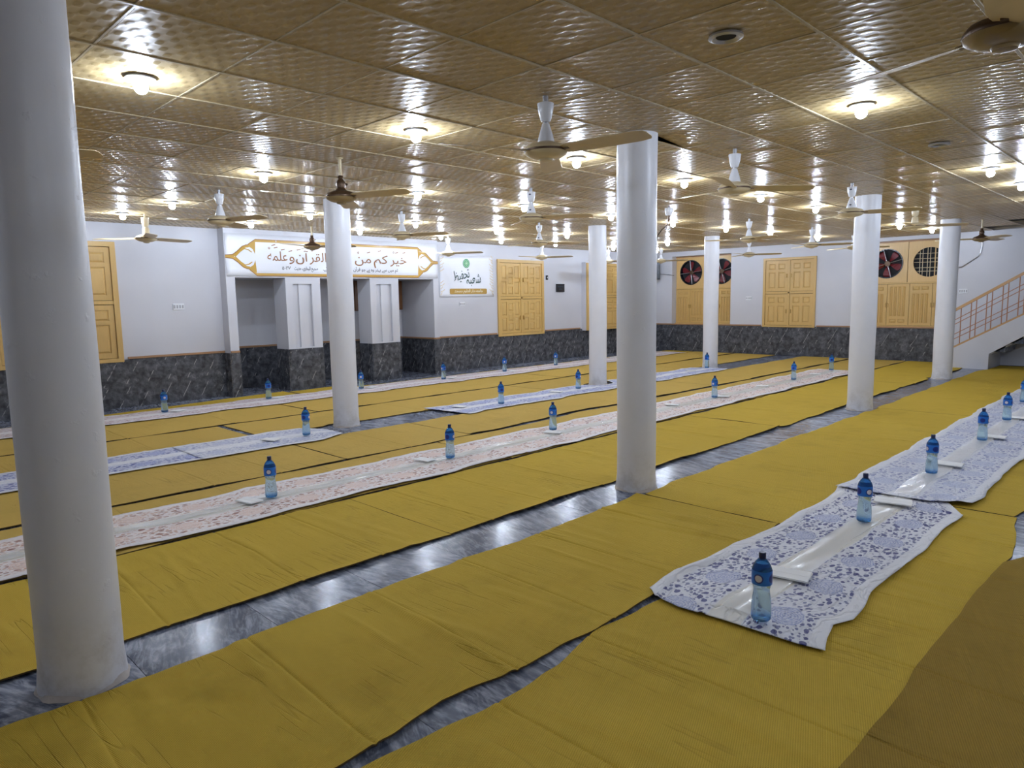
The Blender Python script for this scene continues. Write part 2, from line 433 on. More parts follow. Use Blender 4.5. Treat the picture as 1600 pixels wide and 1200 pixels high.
wf = wall_panel('wall_far', 'y', XW, .35, -7.5, YW + .35, H + .16, [FB1 + (.74, 2.655), FB2 + (.74, 2.70), (2.99, 4.29, .73, 2.44)])
struct(MB().box(-6.2, -6, -7.5, YW + .3, 0, H + .16).build('wall_back', WALL))
struct(MB().box(-6, XW + .3, -7.7, -7.5, 0, H + .16).build('wall_right', WALL))
# the bay with the alcoves behind it
YB, YA = 7.61, 8.75
MB().box(3.20, 7.67, YB, YW + .35, 1.985, H + .16).build('lintel', WALL, wl)
MB().box(3.20, 3.35, YB, YA, 0, 1.985).build('jamb', WALL, wl)
MB().box(7.54, 7.67, YB, YA, 0, 1.985).build('jamb', WALL, wl)
MB().box(3.0, 7.9, YA, YA + .2, 0, H).build('alcove_back', WALL, wl)
MB().box(3.2, 7.67, YB + .3, YA + .1, 1.99, 2.15).build('alcove_ceiling', WALL, wl)
for x0, x1 in ((4.24, 4.915), (5.985, 6.65)):
    mb = MB()
    mb.box(x0, x0 + .14, YB, YB + .05, .76, 1.985); mb.box(x1 - .17, x1, YB, YB + .05, .76, 1.985)
    mb.box(x0 + .14, x1 - .17, YB, YB + .05, 1.88, 1.985)
    mb.box(x0, x1, YB + .05, YB + .44, 0, 1.985); mb.box(x0, x1, YB, YB + .05, 0, .76)
    mb.box(x0 + .255, x1 - .25, YB + .02, YB + .05, .76, 1.88)
    mb.build('pillar', WALL, wl)
# dado of dark marble tiles
dm = {}
def dado(parent, axis, at, a0, a1, z1=.735, sgn=-1, first=0.0):
    a = a0
    while a < a1 - .02:
        b = min(a + .6, a1)
        for z0, zt in ((0, z1),):
            k = (axis, round(b - a, 3), round(zt - z0, 3), sgn)
            if k not in dm:
                w = b - a
                d0, d1 = sorted((0.0, sgn * .014))
                dm[k] = (MB().box(.001, w - .001, d0, d1, .001, zt - z0 - .001) if axis == 'x' else MB().box(d0, d1, .001, w - .001, .001, zt - z0 - .001)).mesh('dado_tile', DADO)
            link('dado_tile', dm[k], parent, (a, at, z0) if axis == 'x' else (at, a, z0))
        a = b
dado(wl, 'x', YW, -1.2, 3.19)
dado(wl, 'x', YW, 7.68, 15.73)
dado(wl, 'x', YB, 3.20, 3.35); dado(wl, 'x', YB, 7.54, 7.67)
dado(wl, 'y', 3.20, YB, YW - .02)
for x0, x1 in ((4.24, 4.915), (5.985, 6.65)):
    dado(wl, 'x', YB, x0, x1); dado(wl, 'y', x0, YB, YB + .44); dado(wl, 'y', x1, YB, YB + .44, .735, 1)
dado(wl, 'x', YA, 3.37, 7.52); dado(wl, 'y', 3.35, YB, YA, .735, 1); dado(wl, 'y', 7.54, YB, YA, .735, -1)
dado(wf, 'y', XW, .10, 7.81)
k = 0
def trim(axis, at, a0, a1, z0=.737, z1=.772, d=.024, m=TRIM):
    global k; k += 1
    mb = MB()
    if axis == 'x': mb.box(a0, a1, at - d, at, z0, z1, .004)
    else: mb.box(at - d, at, a0, a1, z0, z1, .004)
    struct(mb.build('trim_%d' % k, m))
trim('x', YW, -1.2, -.02); trim('x', YW, 1.70, 3.19); trim('x', YW, 7.69, 9.56); trim('x', YW, 11.24, 12.6); trim('x', YW, 14.3, 15.72)
trim('x', YB, 3.20, 3.35); trim('x', YB, 7.54, 7.67); trim('x', YA, 3.37, 7.52)
trim('y', 7.54, YB, YA - .03)
trim('y', XW, .10, 2.93); trim('y', XW, 4.35, 7.80)
# dark boards hanging in the alcoves
for x0, x1, nm in ((6.28, 6.40, 'second'), (7.20, 7.50, 'third')):
    e = tag(empty('wooden_cupboard', ((x0 + x1) / 2, YA, 1.36)), 'narrow brown wooden cupboard high on the back of the %s alcove' % ('middle' if nm == 'second' else 'right'), 'cupboard')
    w = x1 - x0
    MB().box(-w / 2, w / 2, -.10, -.002, 0, .62, .006).build('body', mat_wood('brown wood %s' % nm, (.17, .07, .025)), e)
    MB().box(-w / 2 + .015, w / 2 - .015, -.118, -.10, .02, .60, .006).build('door', mat_wood('brown wood door %s' % nm, (.20, .085, .03)), e)

# ------------------------------------------------------------------ columns
def column(x, y, label, r=.155):
    e = tag(empty('column', (x, y, 0), rnd.uniform(0, 6)), label, 'column')
    mb = MB(); prof = []
    n = 40; v = []; f = []
    zs = [0] + [H * k / 24 for k in range(1, 24)] + [H - .001]
    for kz, z in enumerate(zs):
        for i in range(n):
            a = 2 * PI * i / n
            rr = r + .0022 * math.sin(3 * a + z * 2.1 + x) + .0016 * math.sin(5 * a - z * 5 + y) + (.010 if z == 0 else 0)
            v.append((rr * math.cos(a), rr * math.sin(a), z))
    for kz in range(len(zs) - 1):
        for i in range(n):
            j = (i + 1) % n; f.append((kz * n + i, kz * n + j, kz * n + n + j, kz * n + n + i))
    f.append(tuple(range((len(zs) - 1) * n, len(zs) * n)))
    mb.add(v, f).build('shaft', COLM, e, True)
    mb = MB(); v = []; f = []
    for kk, (dr, z) in enumerate(((0, .035), (.008, .014), (.018, .002))):
        for i in range(n):
            a = 2 * PI * i / n; q = 1 + .45 * math.sin(7 * a + x * 3) * math.sin(3 * a + y)
            v.append(((r + dr * q + .001) * math.cos(a), (r + dr * q + .001) * math.sin(a), z))
    for kk in range(2):
        for i in range(n):
            j = (i + 1) % n; f.append((kk * n + i, kk * n + j, kk * n + n + j, kk * n + n + i))
    mb.add(v, f).build('plaster_base', PLB, e, True)
PLB = plain('chipped base plaster', (.46, .41, .37), .8, .3, 14, .5)
column(-1.031, -.630, 'large white plastered round column closest to the viewer, stained at its base')
column(2.938, -.640, 'white round column standing on the wide marble strip in the middle')
column(8.082, -.651, 'white round column on the wide marble strip, beyond the middle one')
column(12.442, -.583, 'white round column just in front of the staircase')
column(2.962, 3.749, 'white round column on bare marble in front of the long banner')
column(8.144, 3.784, 'white round column half hidden behind the middle column')
column(11.90, 3.663, 'slim white round column in front of the left pair of exhaust fans')

# ------------------------------------------------------------------ lamps
def lamp_proto():
    e = empty('ceiling_lamp')
    MB().lathe([(.058, 0), (.076, -.004), (.078, -.011), (.070, -.016), (.050, -.016), (.044, -.006), (.044, 0)], 24).build('ring', WHITE, e, True)
    MB().lathe([(.024, -.004), (.026, -.014), (.024, -.03)], 14).build('socket', WHITE, e, True)
    b = MB(); R = .036
    b.lathe([(R * math.sin(PI * k / 10) + 1e-4, -.052 + R * math.cos(PI * k / 10)) for k in range(1, 10)][::-1], 16)
    b.build('bulb', LED, e, True)
    return e
COLS = [(-1.031, -.630), (2.938, -.640), (8.082, -.651), (12.442, -.583), (2.962, 3.749), (8.144, 3.784), (11.90, 3.663)]
def seen(x, y, z):
    p = pj((x, y, z))
    if not p or not (-5 < p[0] < 1605 and -5 < p[1] < 1205): return False
    for cx, cy in COLS:
        ax, ay = x - CAM.x, y - CAM.y; bx, by = cx - CAM.x, cy - CAM.y; L = math.hypot(ax, ay)
        t = (bx * ax + by * ay) / L
        if 0 < t < L and abs(bx * ay - by * ax) / L < .15: return False
    return True
ROWS = [('in the row nearest the banner wall', [(1.41, 6.55), (3.21, 6.6), (5.15, 6.6), (6.95, 6.6), (8.62, 6.67), (10.24, 6.59), (12.4, 6.6), (14.3, 6.6)]),
        ('in the second row from banner wall', [(1.53, 5.09), (3.37, 5.11), (5.23, 5.14), (7.07, 5.2), (8.8, 5.03), (10.5, 5.05), (12.35, 5.03), (14.2, 5.03)]),
        ('in the row between both column lines', [(1.5, 2.63), (3.37, 2.67), (5.14, 2.67), (6.96, 2.61), (8.62, 2.57), (10.3, 2.5), (11.93, 2.41), (14.08, 2.32)]),
        ('in the row over the wide marble strip', [(-.29, .37), (1.56, .34), (3.25, .22), (5.04, .21), (6.82, .2), (8.6, .22), (10.4, .22), (12.54, .25), (14.06, .1)]),
        ('in the row over the front blue cloths', [(3.35, -2.13), (6.91, -2.19), (8.37, -2.22)])]
FILL_BULBS = [(-2.1, .35), (-2.1, 2.63), (-2.1, 5.09), (-2.1, -4.55), (-.3, -4.9), (1.53, -4.55), (3.35, -4.55), (5.15, -4.55), (6.95, -4.55), (10.2, -2.2), (8.7, -4.55), (10.5, -4.55)]  # unseen bulbs added as fill to brighten the near area
lp = None
for nm, L in ROWS + [('', FILL_BULBS)]:
    q = 0
    for i, (x, y) in enumerate(L):
        if lp is None: lp = e = lamp_proto()
        else: e = copy_tree(lp)
        e.location = (x, y, H - .003)
        if nm and seen(x, y, H - .06): lb = 'lit bulb %s, %s seen from near end' % (nm, ORD[q]); q += 1
        elif nm: lb = 'lit bulb %s, hidden by a column, %s along' % (nm, ORD[i])
        else: lb = 'added unseen fill bulb, %s of those behind and beside the viewer' % ORD[i]
        tag(e, lb, 'lamp', 'lit ceiling bulbs')
for x, y, lab in ((1.53, -2.12, 'empty dark ceiling lamp socket with a metal ring, near the top edge'), (5.15, -2.15, 'empty lamp hole in the ceiling, beyond the lit bulb on the right')):
    e = tag(empty('ceiling_socket', (x, y, H - .006)), lab, 'lamp')
    MB().lathe([(.050, .004), (.080, .0), (.082, -.010), (.066, -.016), (.048, -.006), (.046, .004)], 24).build('ring', GREYM, e, True)
    MB().lathe([(.048, -.004), (.048, .002), (.02, .003)], 20).build('hole', DARK, e)
e = tag(empty('spot_lamp', (7.27, 7.21, H - .003)), 'small flat ceiling spotlight above the right tip of the banner', 'lamp')
MB().lathe([(.045, 0), (.055, -.006), (.04, -.01)], 18).build('rim', WHITE, e, True)
MB().lathe([(.034, -.006), (.036, -.012), (.02, -.014)], 14).build('lens', mat_emit('lit spot lens', (1, .95, .9), 25), e)

# ------------------------------------------------------------------ fans
def blade_mesh():
    mb = MB(); prof = [(.10, .030), (.16, .050), (.20, .058), (.45, .068), (.62, .070), (.685, .058), (.70, .03)]
    v = []; f = []
    for r, hw in prof:
        for s in (-1, 1):
            tw = .30 - .18 * r
            for t in (0, .004):
                v.append((r, s * hw, s * hw * -tw + t))
    for k in range(len(prof) - 1):
        a = k * 4; b = a + 4
        f += [(a, b, b + 2, a + 2), (a + 1, a + 3, b + 3, b + 1), (a, a + 1, b + 1, b), (a + 2, b + 2, b + 3, a + 3)]
    f += [(0, 2, 3, 1), (len(v) - 4, len(v) - 3, len(v) - 1, len(v) - 2)]
    return mb.add(v, f).mesh('blade', BLADE, False)
BM = blade_mesh()
ARM = MB().box(.06, .17, -.018, .018, -.004, .002, .001).mesh('blade_arm', BRONZE)
def fan_proto(style):
    e = empty('ceiling_fan'); d = -.36
    if style == 'cup':
        MB().lathe([(.017, 0), (.017, -.05), (.013, -.05), (.013, -.28)], 10).build('downrod', GREYM, e, True)
        MB().lathe([(.050, -.045), (.052, -.05), (.045, -.10), (.032, -.145), (.026, -.155)], 20).build('canopy', WHITE, e, True)
        MB().lathe([(.022, -.165), (.028, -.185), (.044, -.235), (.052, -.272), (.052, -.278)], 20).build('lower_cup', WHITE, e, True)
        hm = CREAM
    elif style == 'rod':
        MB().lathe([(.030, 0), (.030, -.006), (.014, -.012), (.014, -.15), (.013, -.28)], 12).build('downrod', GREYM if False else CREAM, e, True)
        MB().lathe([(.018, -.15), (.026, -.165), (.02, -.18), (.036, -.20), (.042, -.23), (.034, -.255), (.05, -.275)], 14).build('coupling', BRONZE, e, True)
        MB().tube([(.03, 0, -.215), (.055, 0, -.215), (.062, 0, -.225)], .008, 8).build('bolt', BRONZE, e, True)
        hm = BRONZE
    else:
        MB().lathe([(.014, 0), (.012, -.28)], 10).build('downrod', CREAM, e, True)
        MB().lathe([(.040, -.05), (.050, -.055), (.046, -.12), (.040, -.16), (.036, -.17)], 18).build('canopy', CREAM, e, True)
        MB().lathe([(.034, -.18), (.042, -.20), (.046, -.27), (.046, -.275)], 18).build('lower_cup', CREAM, e, True)
        hm = CREAM
    MB().lathe([(.050, -.275), (.075, -.285), (.118, -.300), (.132, -.318), (.135, -.325)], 28).build('motor_top', hm, e, True)
    MB().lathe([(.136, -.325), (.137, -.332), (.135, -.338)], 28).build('motor_band', BRONZE, e, True)
    MB().lathe([(.134, -.338), (.128, -.350), (.100, -.366), (.075, -.374), (.045, -.378), (.040, -.388), (.02, -.394)], 28).build('motor_bottom', CREAM if style != 'rod' else BROWNM, e, True)
    return e
PROTO = {}
BROWNM = plain('brown fan enamel', (.27, .19, .085), .32)
def fan(x, y, ang, label, style='cup', dz=0.0):
    if style not in PROTO: PROTO[style] = e = fan_proto(style)
    else:
        e = PROTO[style].copy(); COL.objects.link(e)
        for ch in PROTO[style].children:
            if not ch.name.startswith('blade'):
                c = ch.copy(); COL.objects.link(c); c.parent = e
    e.location = (x, y, H + .001); e.scale = (1, 1, 1 + dz)
    for k in range(3):
        a = math.radians(ang + 120 * k) - e.rotation_euler[2]
        b = link('blade', BM, e, (0, 0, -.333)); b.rotation_euler[2] = a
        m = link('blade_arm', ARM, b, (0, 0, .002))
    tag(e, label, 'fan', 'ceiling fans')
    return e
BADGE = plain('navy badge', (.012, .018, .06), .35)
def badge(f):
    d = Vector((CAM.x - f.location.x, CAM.y - f.location.y, 0)).normalized(); a = math.atan2(d.y, d.x)
    for z, r in ((-.075, .0505), (-.245, .0475)):
        mb = MB(); v = []
        for i in range(7):
            for zz in (-1, 1): t = a - .25 + (i - 3) * .09; v.append((r * math.cos(t), r * math.sin(t), z + zz * .008 * math.sqrt(max(.1, 1 - (i - 3) ** 2 / 9.5))))
        mb.add(v, [(2 * i, 2 * i + 2, 2 * i + 3, 2 * i + 1) for i in range(6)]).build('badge', BADGE, f)
fan(1.64, -.86, 278, 'large cream ceiling fan with white cups, just in front of the middle column')
fan(1.68, 1.57, 290, 'cream ceiling fan on a bare rod with a dark motor, above the banner-side column', 'rod')
fan(1.60, 3.90, 285, 'cream ceiling fan with grey-white cups above the left tip of the banner')
fan(1.66, 6.47, 258, 'all-cream ceiling fan close to the wall by the half-hidden left shutter', 'cream')
fan(4.21, 6.57, 200, 'small dark-stemmed fan hanging in front of the banner lettering', 'rod')
fan(4.25, 4.18, 295, 'cream fan with whitish cups above the right half of the banner')
fan(7.23, 6.73, 300, 'cream fan hanging just above the poster with the green emblem')
badge(fan(4.19, 1.66, 300, 'cream fan with white cups seen below the large fan, left of the middle column'))
badge(fan(6.92, 4.04, 210, 'cream fan with one broad blade tilted left, second in the line behind the large fan'))
fan(9.90, 6.70, 300, 'fan hanging in front of the four-door shutter right of the poster')
fan(4.02, -.89, 197, 'cream fan with a bright white cup and broad raised blade, right of the middle column')
fan(9.35, 1.59, 240, 'cream fan above the four-door shutter of the far wall, nearer of two in line')
fan(13.5, 3.62, 300, 'cream fan close to the far wall between its left shutters')
badge(fan(6.80, -.89, 290, 'cream fan with white cups whose blade crosses the top of the third column'))
fan(9.80, -.74, 183, 'all-cream fan between the two right-hand columns', 'cream', -.14)
fan(11.73, 1.51, 290, 'grey-stemmed fan above the right edge of the far four-door shutter')
fan(13.9, 1.50, 65, 'fan mostly hidden behind the third column, one blade tip showing', 'cup', -.12)
fan(12.96, -.95, 225, 'dark-stemmed fan above the stair railing', 'rod')
fan(1.40, -3.27, 190, 'fan cut off by the upper right corner with a dark motor', 'rod')
fan(-.87, 1.55, 325, 'fan hidden behind the closest column with one yellow blade tip showing', 'cup', -.13)
fan(13.93, 6.22, 290, 'fan in the far corner, half hidden by the middle column')
fan(12.8, 7.05, 290, 'fan between the two nearly overlapping columns, one blade showing')
# a canopy whose fan has been taken away
e = tag(empty('fan_canopy', (6.9, 1.57, H)), 'white canopy cup without a fan, trailing a wire, right of the middle column', 'fan canopy')
MB().lathe([(.014, 0), (.014, -.03)], 10).build('hook', GREYM, e, True)
MB().lathe([(.056, -.02), (.058, -.025), (.05, -.09), (.04, -.12)], 20).build('cup', WHITE, e, True)
MB().lathe([(.014, -.12), (.014, -.165), (.018, -.165), (.018, -.20)], 10).build('stub_rod', BRONZE, e, True)
MB().tube([(0, 0, -.20), (-.01, .02, -.25), (-.05, .08, -.31), (-.08, .12, -.38), (-.10, .15, -.46), (-.16, .2, -.48)], .006, 6).build('wire', BLACKP, e, True)

# ------------------------------------------------------------------ panelled shutters
def panelled(W, Hh, rects, th=.03, rec=.015):
    """door leaf in local x (0..W), z (0..Hh), front at y=0, with recessed fields"""
    mb = MB()
    xs = sorted({0, W} | {r[0] for r in rects} | {r[1] for r in rects}); zs = sorted({0, Hh} | {r[2] for r in rects} | {r[3] for r in rects})
    for a, b in zip(xs[:-1], xs[1:]):
        for c, d in zip(zs[:-1], zs[1:]):
            mx, mz = (a + b) / 2, (c + d) / 2
            ins = any(r[0] < mx < r[1] and r[2] < mz < r[3] for r in rects)
            y = rec if ins else 0
            mb.add([(a, y, c), (b, y, c), (b, y, d), (a, y, d)], [(0, 1, 2, 3)])
    for a, b, c, d in rects:
        mb.add([(a, 0, c), (b, 0, c), (b, 0, d), (a, 0, d), (a, rec, c), (b, rec, c), (b, rec, d), (a, rec, d)],
               [(0, 1, 5, 4), (1, 2, 6, 5), (2, 3, 7, 6), (3, 0, 4, 7)])
    mb.add([(0, 0, 0), (W, 0, 0), (W, 0, Hh), (0, 0, Hh), (0, th, 0), (W, th, 0), (W, th, Hh), (0, th, Hh)],
           [(0, 1, 5, 4), (1, 2, 6, 5), (2, 3, 7, 6), (3, 0, 4, 7), (4, 5, 6, 7)])
    return mb
def raised(a, b, c, d, rec=.015):
    i, g = .010, min(.022, (b - a) * .3)
    mb = MB()
    v = []
    for ins, y in ((i, rec), (i + .002, rec - .004), (g + i, -.001)):
        v += [(a + ins, y, c + ins), (b - ins, y, c + ins), (b - ins, y, d - ins), (a + ins, y, d - ins)]
    f = []
    for k in range(2):
        for q in range(4): f.append((k * 4 + q, k * 4 + (q + 1) % 4, k * 4 + 4 + (q + 1) % 4, k * 4 + 4 + q))
    f.append((8, 9, 10, 11))
    return mb.add(v, f)
def door(parent, x, z, W, Hh, rects, y=-.012, handle=None, m=None):
    o = panelled(W, Hh, rects).build('door', m or WOOD, parent); o.location = (x, y, z)
    for r in rects: raised(*r).build('panel', m or WOOD, o)
    if handle:
        hx, hz = handle
        MB().box(hx - .008, hx + .008, -.03, -.002, hz - .05, hz + .05, .006).build('handle', BRASS, o)
    return o
def grid_a(W, Hh):      # six-field leaf of the left wall: tall sides, three short in the middle
    g = .055; w = (W - 4 * g) / 3; r = []
    z0, z1 = g, Hh - g
    for c in (0, 2):
        x = g + c * (w + g); m = z0 + (z1 - z0) * .48
        r += [(x, x + w, z0, m - .02), (x, x + w, m + .035, z1)]
    x = g + w + g; t = (z1 - z0 + .02) / 3
    for k in range(3): r.append((x, x + w, z0 + k * t, z0 + (k + 1) * t - .055))
    return r
def grid_b(W, Hh):      # two small over two tall
    g = .075; w = (W - 3 * g) / 2; h = Hh - 2 * g; r = []
    for c in range(2):
        x = g + c * (w + g)
        r += [(x, x + w, g, g + h * .66), (x, x + w, g + h * .66 + .06, Hh - g)]
    return r
def grid_c(W, Hh, flip=False):   # narrow leaf with long grooves and two little squares
    g = .05; w = (W - 2 * g); h = Hh - 2 * g; r = []
    n = 4; cw = w / n
    lo, hi = (g, g + h * .80) if not flip else (g + h * .18, Hh - g)
    for k in range(n): r.append((g + k * cw + .004, g + (k + 1) * cw - .022, lo, hi))
    s0 = Hh - g - h * .12 if not flip else g
    for k in range(2): r.append((g + k * w / 2 + .01, g + (k + 1) * w / 2 - .02, s0, s0 + h * .11))
    return r
def grid_d(W, Hh):
    g = .06; w = (W - 3 * g) / 2; r = []
    for c in range(2):
        x = g + c * (w + g)
        r += [(x, x + w, g, Hh * .55), (x, x + w, Hh * .55 + .05, Hh * .55 + .16), (x, x + w, Hh * .55 + .21, Hh - g)]
    return r
def shutter(name, loc, rz, W, Hh, label, fld, fr=.075, handles=True):
    e = tag(empty(name, loc, rz), label, 'shutter')
    mb = MB()
    mb.box(0, fr, -.035, .10, 0, Hh, .004); mb.box(W - fr, W, -.035, .10, 0, Hh, .004)
    mb.box(fr, W - fr, -.034, .10, 0, fr * .8, .004); mb.box(fr, W - fr, -.034, .10, Hh - fr, Hh, .004)
    mb.box(fr, W - fr, -.024, .10, Hh / 2 - .028, Hh / 2 + .028, .004); mb.box(W / 2 - .024, W / 2 + .024, -.024, .10, fr * .8, Hh - fr, .004)
    mb.build('frame', WOOD, e)
    MB().box(fr, W - fr, .06, .10, fr * .8, Hh - fr).build('back_board', DARK, e)
    lw = W / 2 - fr - .024 - .012
    for cx in range(2):
        for cz in range(2):
            x = fr + .006 if cx == 0 else W / 2 + .03
            z = fr * .8 + .006 if cz == 0 else Hh / 2 + .034
            lh = (Hh / 2 - .028 - fr * .8 - .014) if cz == 0 else (Hh - fr - Hh / 2 - .028 - .012)
            door(e, x, z, lw, lh, fld(lw, lh), -.014, (lw - .028 if cx == 0 else .028, lh * .5 if cz == 1 else lh * .45))
    return e
shutter('window_shutter', (.04, YW, .70), 0, 1.60, 1.80, 'cream panelled wall shutter half hidden behind the closest column', grid_b)
shutter('window_shutter', (9.60, YW, .68), 0, 1.58, 1.785, 'cream four-door shutter with many small fields, right of the poster', grid_a)
# box-like shutter standing proud of the wall further right
e = shutter('window_shutter', (12.70, YW - .14, .69), 0, 1.56, 1.76, 'cream shutter in a white box, behind the two overlapping columns', grid_d, .07)
mb = MB(); mb.box(-.02, 0, 0, .139, -.0, 1.78); mb.box(1.56, 1.58, 0, .139, 0, 1.78); mb.box(0, 1.56, .0, .139, 1.76, 1.78); mb.box(0, 1.56, .10, .139, 0, 1.76)
mb.build('side_casing', WALL, e)
R = -PI / 2
shutter('window_shutter', (XW, 4.31, .715), R, 1.34, 1.745, 'cream four-door shutter alone in the middle of the far wall', grid_b, .06)
# exhaust fan units: local x runs towards -y, local +y goes into the wall
def hole_board(x0, x1, z0, z1, cx, cz, r, y0, y1):
    mb = MB(); N = 40; v = []; f = []
    A = sorted([2 * PI * i / 36 for i in range(36)] + [math.atan2(pz - cz, px - cx) % (2 * PI) for px in (x0, x1) for pz in (z0, z1)])
    for y in (y0, y1):
        for a in A:
            c, s = math.cos(a), math.sin(a)
            v.append((cx + r * c, y, cz + r * s))
        for a in A:
            c, s = math.cos(a), math.sin(a)
            t = min(((x1 - cx) if c > 0 else (x0 - cx)) / c if abs(c) > 1e-6 else 1e9, ((z1 - cz) if s > 0 else (z0 - cz)) / s if abs(s) > 1e-6 else 1e9)
            v.append((cx + t * c, y, cz + t * s))
    for i in range(N):
        j = (i + 1) % N
        f += [(i, j, N + j, N + i), (2 * N + i, 3 * N + i, 3 * N + j, 2 * N + j), (i, 2 * N + i, 2 * N + j, j), (N + i, N + j, 3 * N + j, 3 * N + i)]
    return mb.add(v, f)
def exhaust(parent_loc, cx, cz, r, label, spin):
    e = tag(empty('exhaust_fan', parent_loc, R), label, 'exhaust fan')
    mb = MB(); N = 36; v = []; f = []
    for rr, y in ((r + .012, -.012), (r - .012, -.012), (r - .012, .09), (r + .012, .09)):
        for i in range(N): a = 2 * PI * i / N; v.append((cx + rr * math.cos(a), y, cz + rr * math.sin(a)))
    for q in range(4):
        for i in range(N): j = (i + 1) % N; qq = (q + 1) % 4; f.append((q * N + i, q * N + j, qq * N + j, qq * N + i))
    mb.add(v, f).build('ring', BLACKP, e, True)
    for k in range(5):
        a = spin + 2 * PI * k / 5; mb = MB(); v = []; f = []
        prof = [(.05, .20), (.10, .30), (.17, .33), (.24, .32), (r - .05, .27), (r - .03, .12)]
        for rr, hw in prof:
            for s in (-1, 1):
                for t in (0, .004):
                    b = a + s * hw; v.append((cx + rr * math.cos(b), .045 + s * .018 + t, cz + rr * math.sin(b)))
        for q in range(len(prof) - 1):
            p = q * 4; n2 = p + 4
            f += [(p, n2, n2 + 2, p + 2), (p + 1, p + 3, n2 + 3, n2 + 1), (p, p + 1, n2 + 1, n2), (p + 2, n2 + 2, n2 + 3, p + 3)]
        mb.add(v, f).build('fan_blade', RED, e)
    mb = MB(); mb.lathe([(.06, -.02), (.065, .0), (.065, .05)], 18)
    mb.v = [(cx + x, .035 + z, cz + y) for x, y, z in mb.v]; mb.build('hub', BRONZE, e, True)
    for k in range(4):
        a = spin * .3 + PI / 2 * k
        MB().tube([(cx + .06 * math.cos(a), .0, cz + .06 * math.sin(a)), (cx + (r + .005) * math.cos(a), -.006, cz + (r + .005) * math.sin(a))], .008, 6).build('guard_bar', GREYM, e)
    return e
def grille(parent_loc, cx, cz, r, label):
    e = tag(empty('window_grille', parent_loc, R), label, 'grille')
    for k in range(-3, 4):
        dx = k * .075 + (.02 if k % 2 else 0); h = math.sqrt(max(.001, r * r - dx * dx))
        w_ = .010 if k != 1 else .022
        MB().box(cx + dx - w_ / 2, cx + dx + w_ / 2, .05, .062, cz - h, cz + h).build('grille_bar', CREAM if k != 1 else BOARD, e)
    for dz in (-.20, -.12, .0, .08, .19):
        h = math.sqrt(r * r - dz * dz)
        MB().box(cx - h, cx + h, .046, .056, cz + dz - .005, cz + dz + .005).build('grille_bar', CREAM, e)
    return e
def fan_unit(y_hi, y_lo, zt, centers, r, dep, label):
    """board with two round holes over a row of narrow doors, set back in a far-wall opening"""
    loc = (XW + dep, y_hi, .74); W = y_hi - y_lo; Hh = zt - .74; zs = 1.0
    e = tag(empty('shutter_unit', loc, R), label, 'shutter')
    half = [0, (centers[0] + centers[1]) / 2, W]
    for k in range(2):
        b = hole_board(half[k] + .006, half[k + 1] - .006, zs + .03, Hh - .035, centers[k], 1.46, r, 0, .03)
        b.build('board', BOARD, e)
        MB().box(half[k] + .012, half[k + 1] - .012, .10, .11, zs + .04, Hh - .04).build('night_pane', DARK, e)
    MB().box(0, W, -.03, .06, Hh - .035, Hh - .002, .004).build('head_rail', TRIM, e)
    MB().box(0, W, -.012, .02, zs - .005, zs + .03, .003).build('mid_rail', WOOD, e)
    MB().box(0, W, -.04, .06, .002, .05, .004).build('sill', WOOD, e)
    MB().box(0, W, .05, .06, .05, zs).build('back_board', DARK, e)
    n = 4; lw = W / n
    for q in range(n):
        door(e, q * lw + .004, .055, lw - .008, zs - .065, grid_c(lw - .008, zs - .065, q == 1), 0, (lw - .03 if q % 2 == 0 else .02, .46))
    return e, loc
e1, l1 = fan_unit(FB1[1], FB1[0], 2.655, (.475, 1.405), .335, .22, 'cream unit with two red exhaust fans over narrow doors, left on the far wall')
exhaust(l1, .475, 1.46, .335, 'red exhaust fan in full view, left on the far wall', .35)
exhaust(l1, 1.405, 1.46, .335, 'red exhaust fan partly hidden by the slim column', 1.0)
e2, l2 = fan_unit(FB2[1], FB2[0], 2.70, (.43, 1.29), .325, .12, 'cream unit with one exhaust fan and one barred hole, between the right-hand columns')
exhaust(l2, .43, 1.46, .325, 'red exhaust fan partly hidden by the third column, beside the barred hole', .9)
grille(l2, 1.29, 1.46, .325, 'round barred hole without a fan, left of the staircase column')

# ------------------------------------------------------------------ Arabic lettering
F = {'ا': 'ﺍﺎ', 'آ': 'ﺁﺂ', 'ب': 'ﺏﺐﺑﺒ', 'ت': 'ﺕﺖﺗﺘ', 'ج': 'ﺝﺞﺟﺠ', 'ح': 'ﺡﺢﺣﺤ', 'خ': 'ﺥﺦﺧﺨ', 'د': 'ﺩﺪ', 'ر': 'ﺭﺮ', 'س': 'ﺱﺲﺳﺴ', 'ش': 'ﺵﺶﺷﺸ',
     'ص': 'ﺹﺺﺻﺼ', 'ط': 'ﻁﻂﻃﻄ', 'ظ': 'ﻅﻆﻇﻈ', 'ع': 'ﻉﻊﻋﻌ', 'ف': 'ﻑﻒﻓﻔ', 'ق': 'ﻕﻖﻗﻘ', 'ك': 'ﻙﻚﻛﻜ', 'ل': 'ﻝﻞﻟﻠ', 'م': 'ﻡﻢﻣﻤ', 'ن': 'ﻥﻦﻧﻨ',
     'ه': 'ﻩﻪﻫﻬ', 'و': 'ﻭﻮ', 'ي': 'ﻱﻲﻳﻴ', 'ی': 'ﯼﯽﯾﯿ', 'ہ': 'ﮦﮧﮨﮩ', 'ے': 'ﮮﮯ', 'ں': 'ﮞﮟ', 'ک': 'ﮎﮏﮐﮑ', 'ھ': 'ﮪﮫﮬﮭ', 'ث': 'ﺙﺚﺛﺜ', 'ئ': 'ﺉﺊﺋﺌ'}
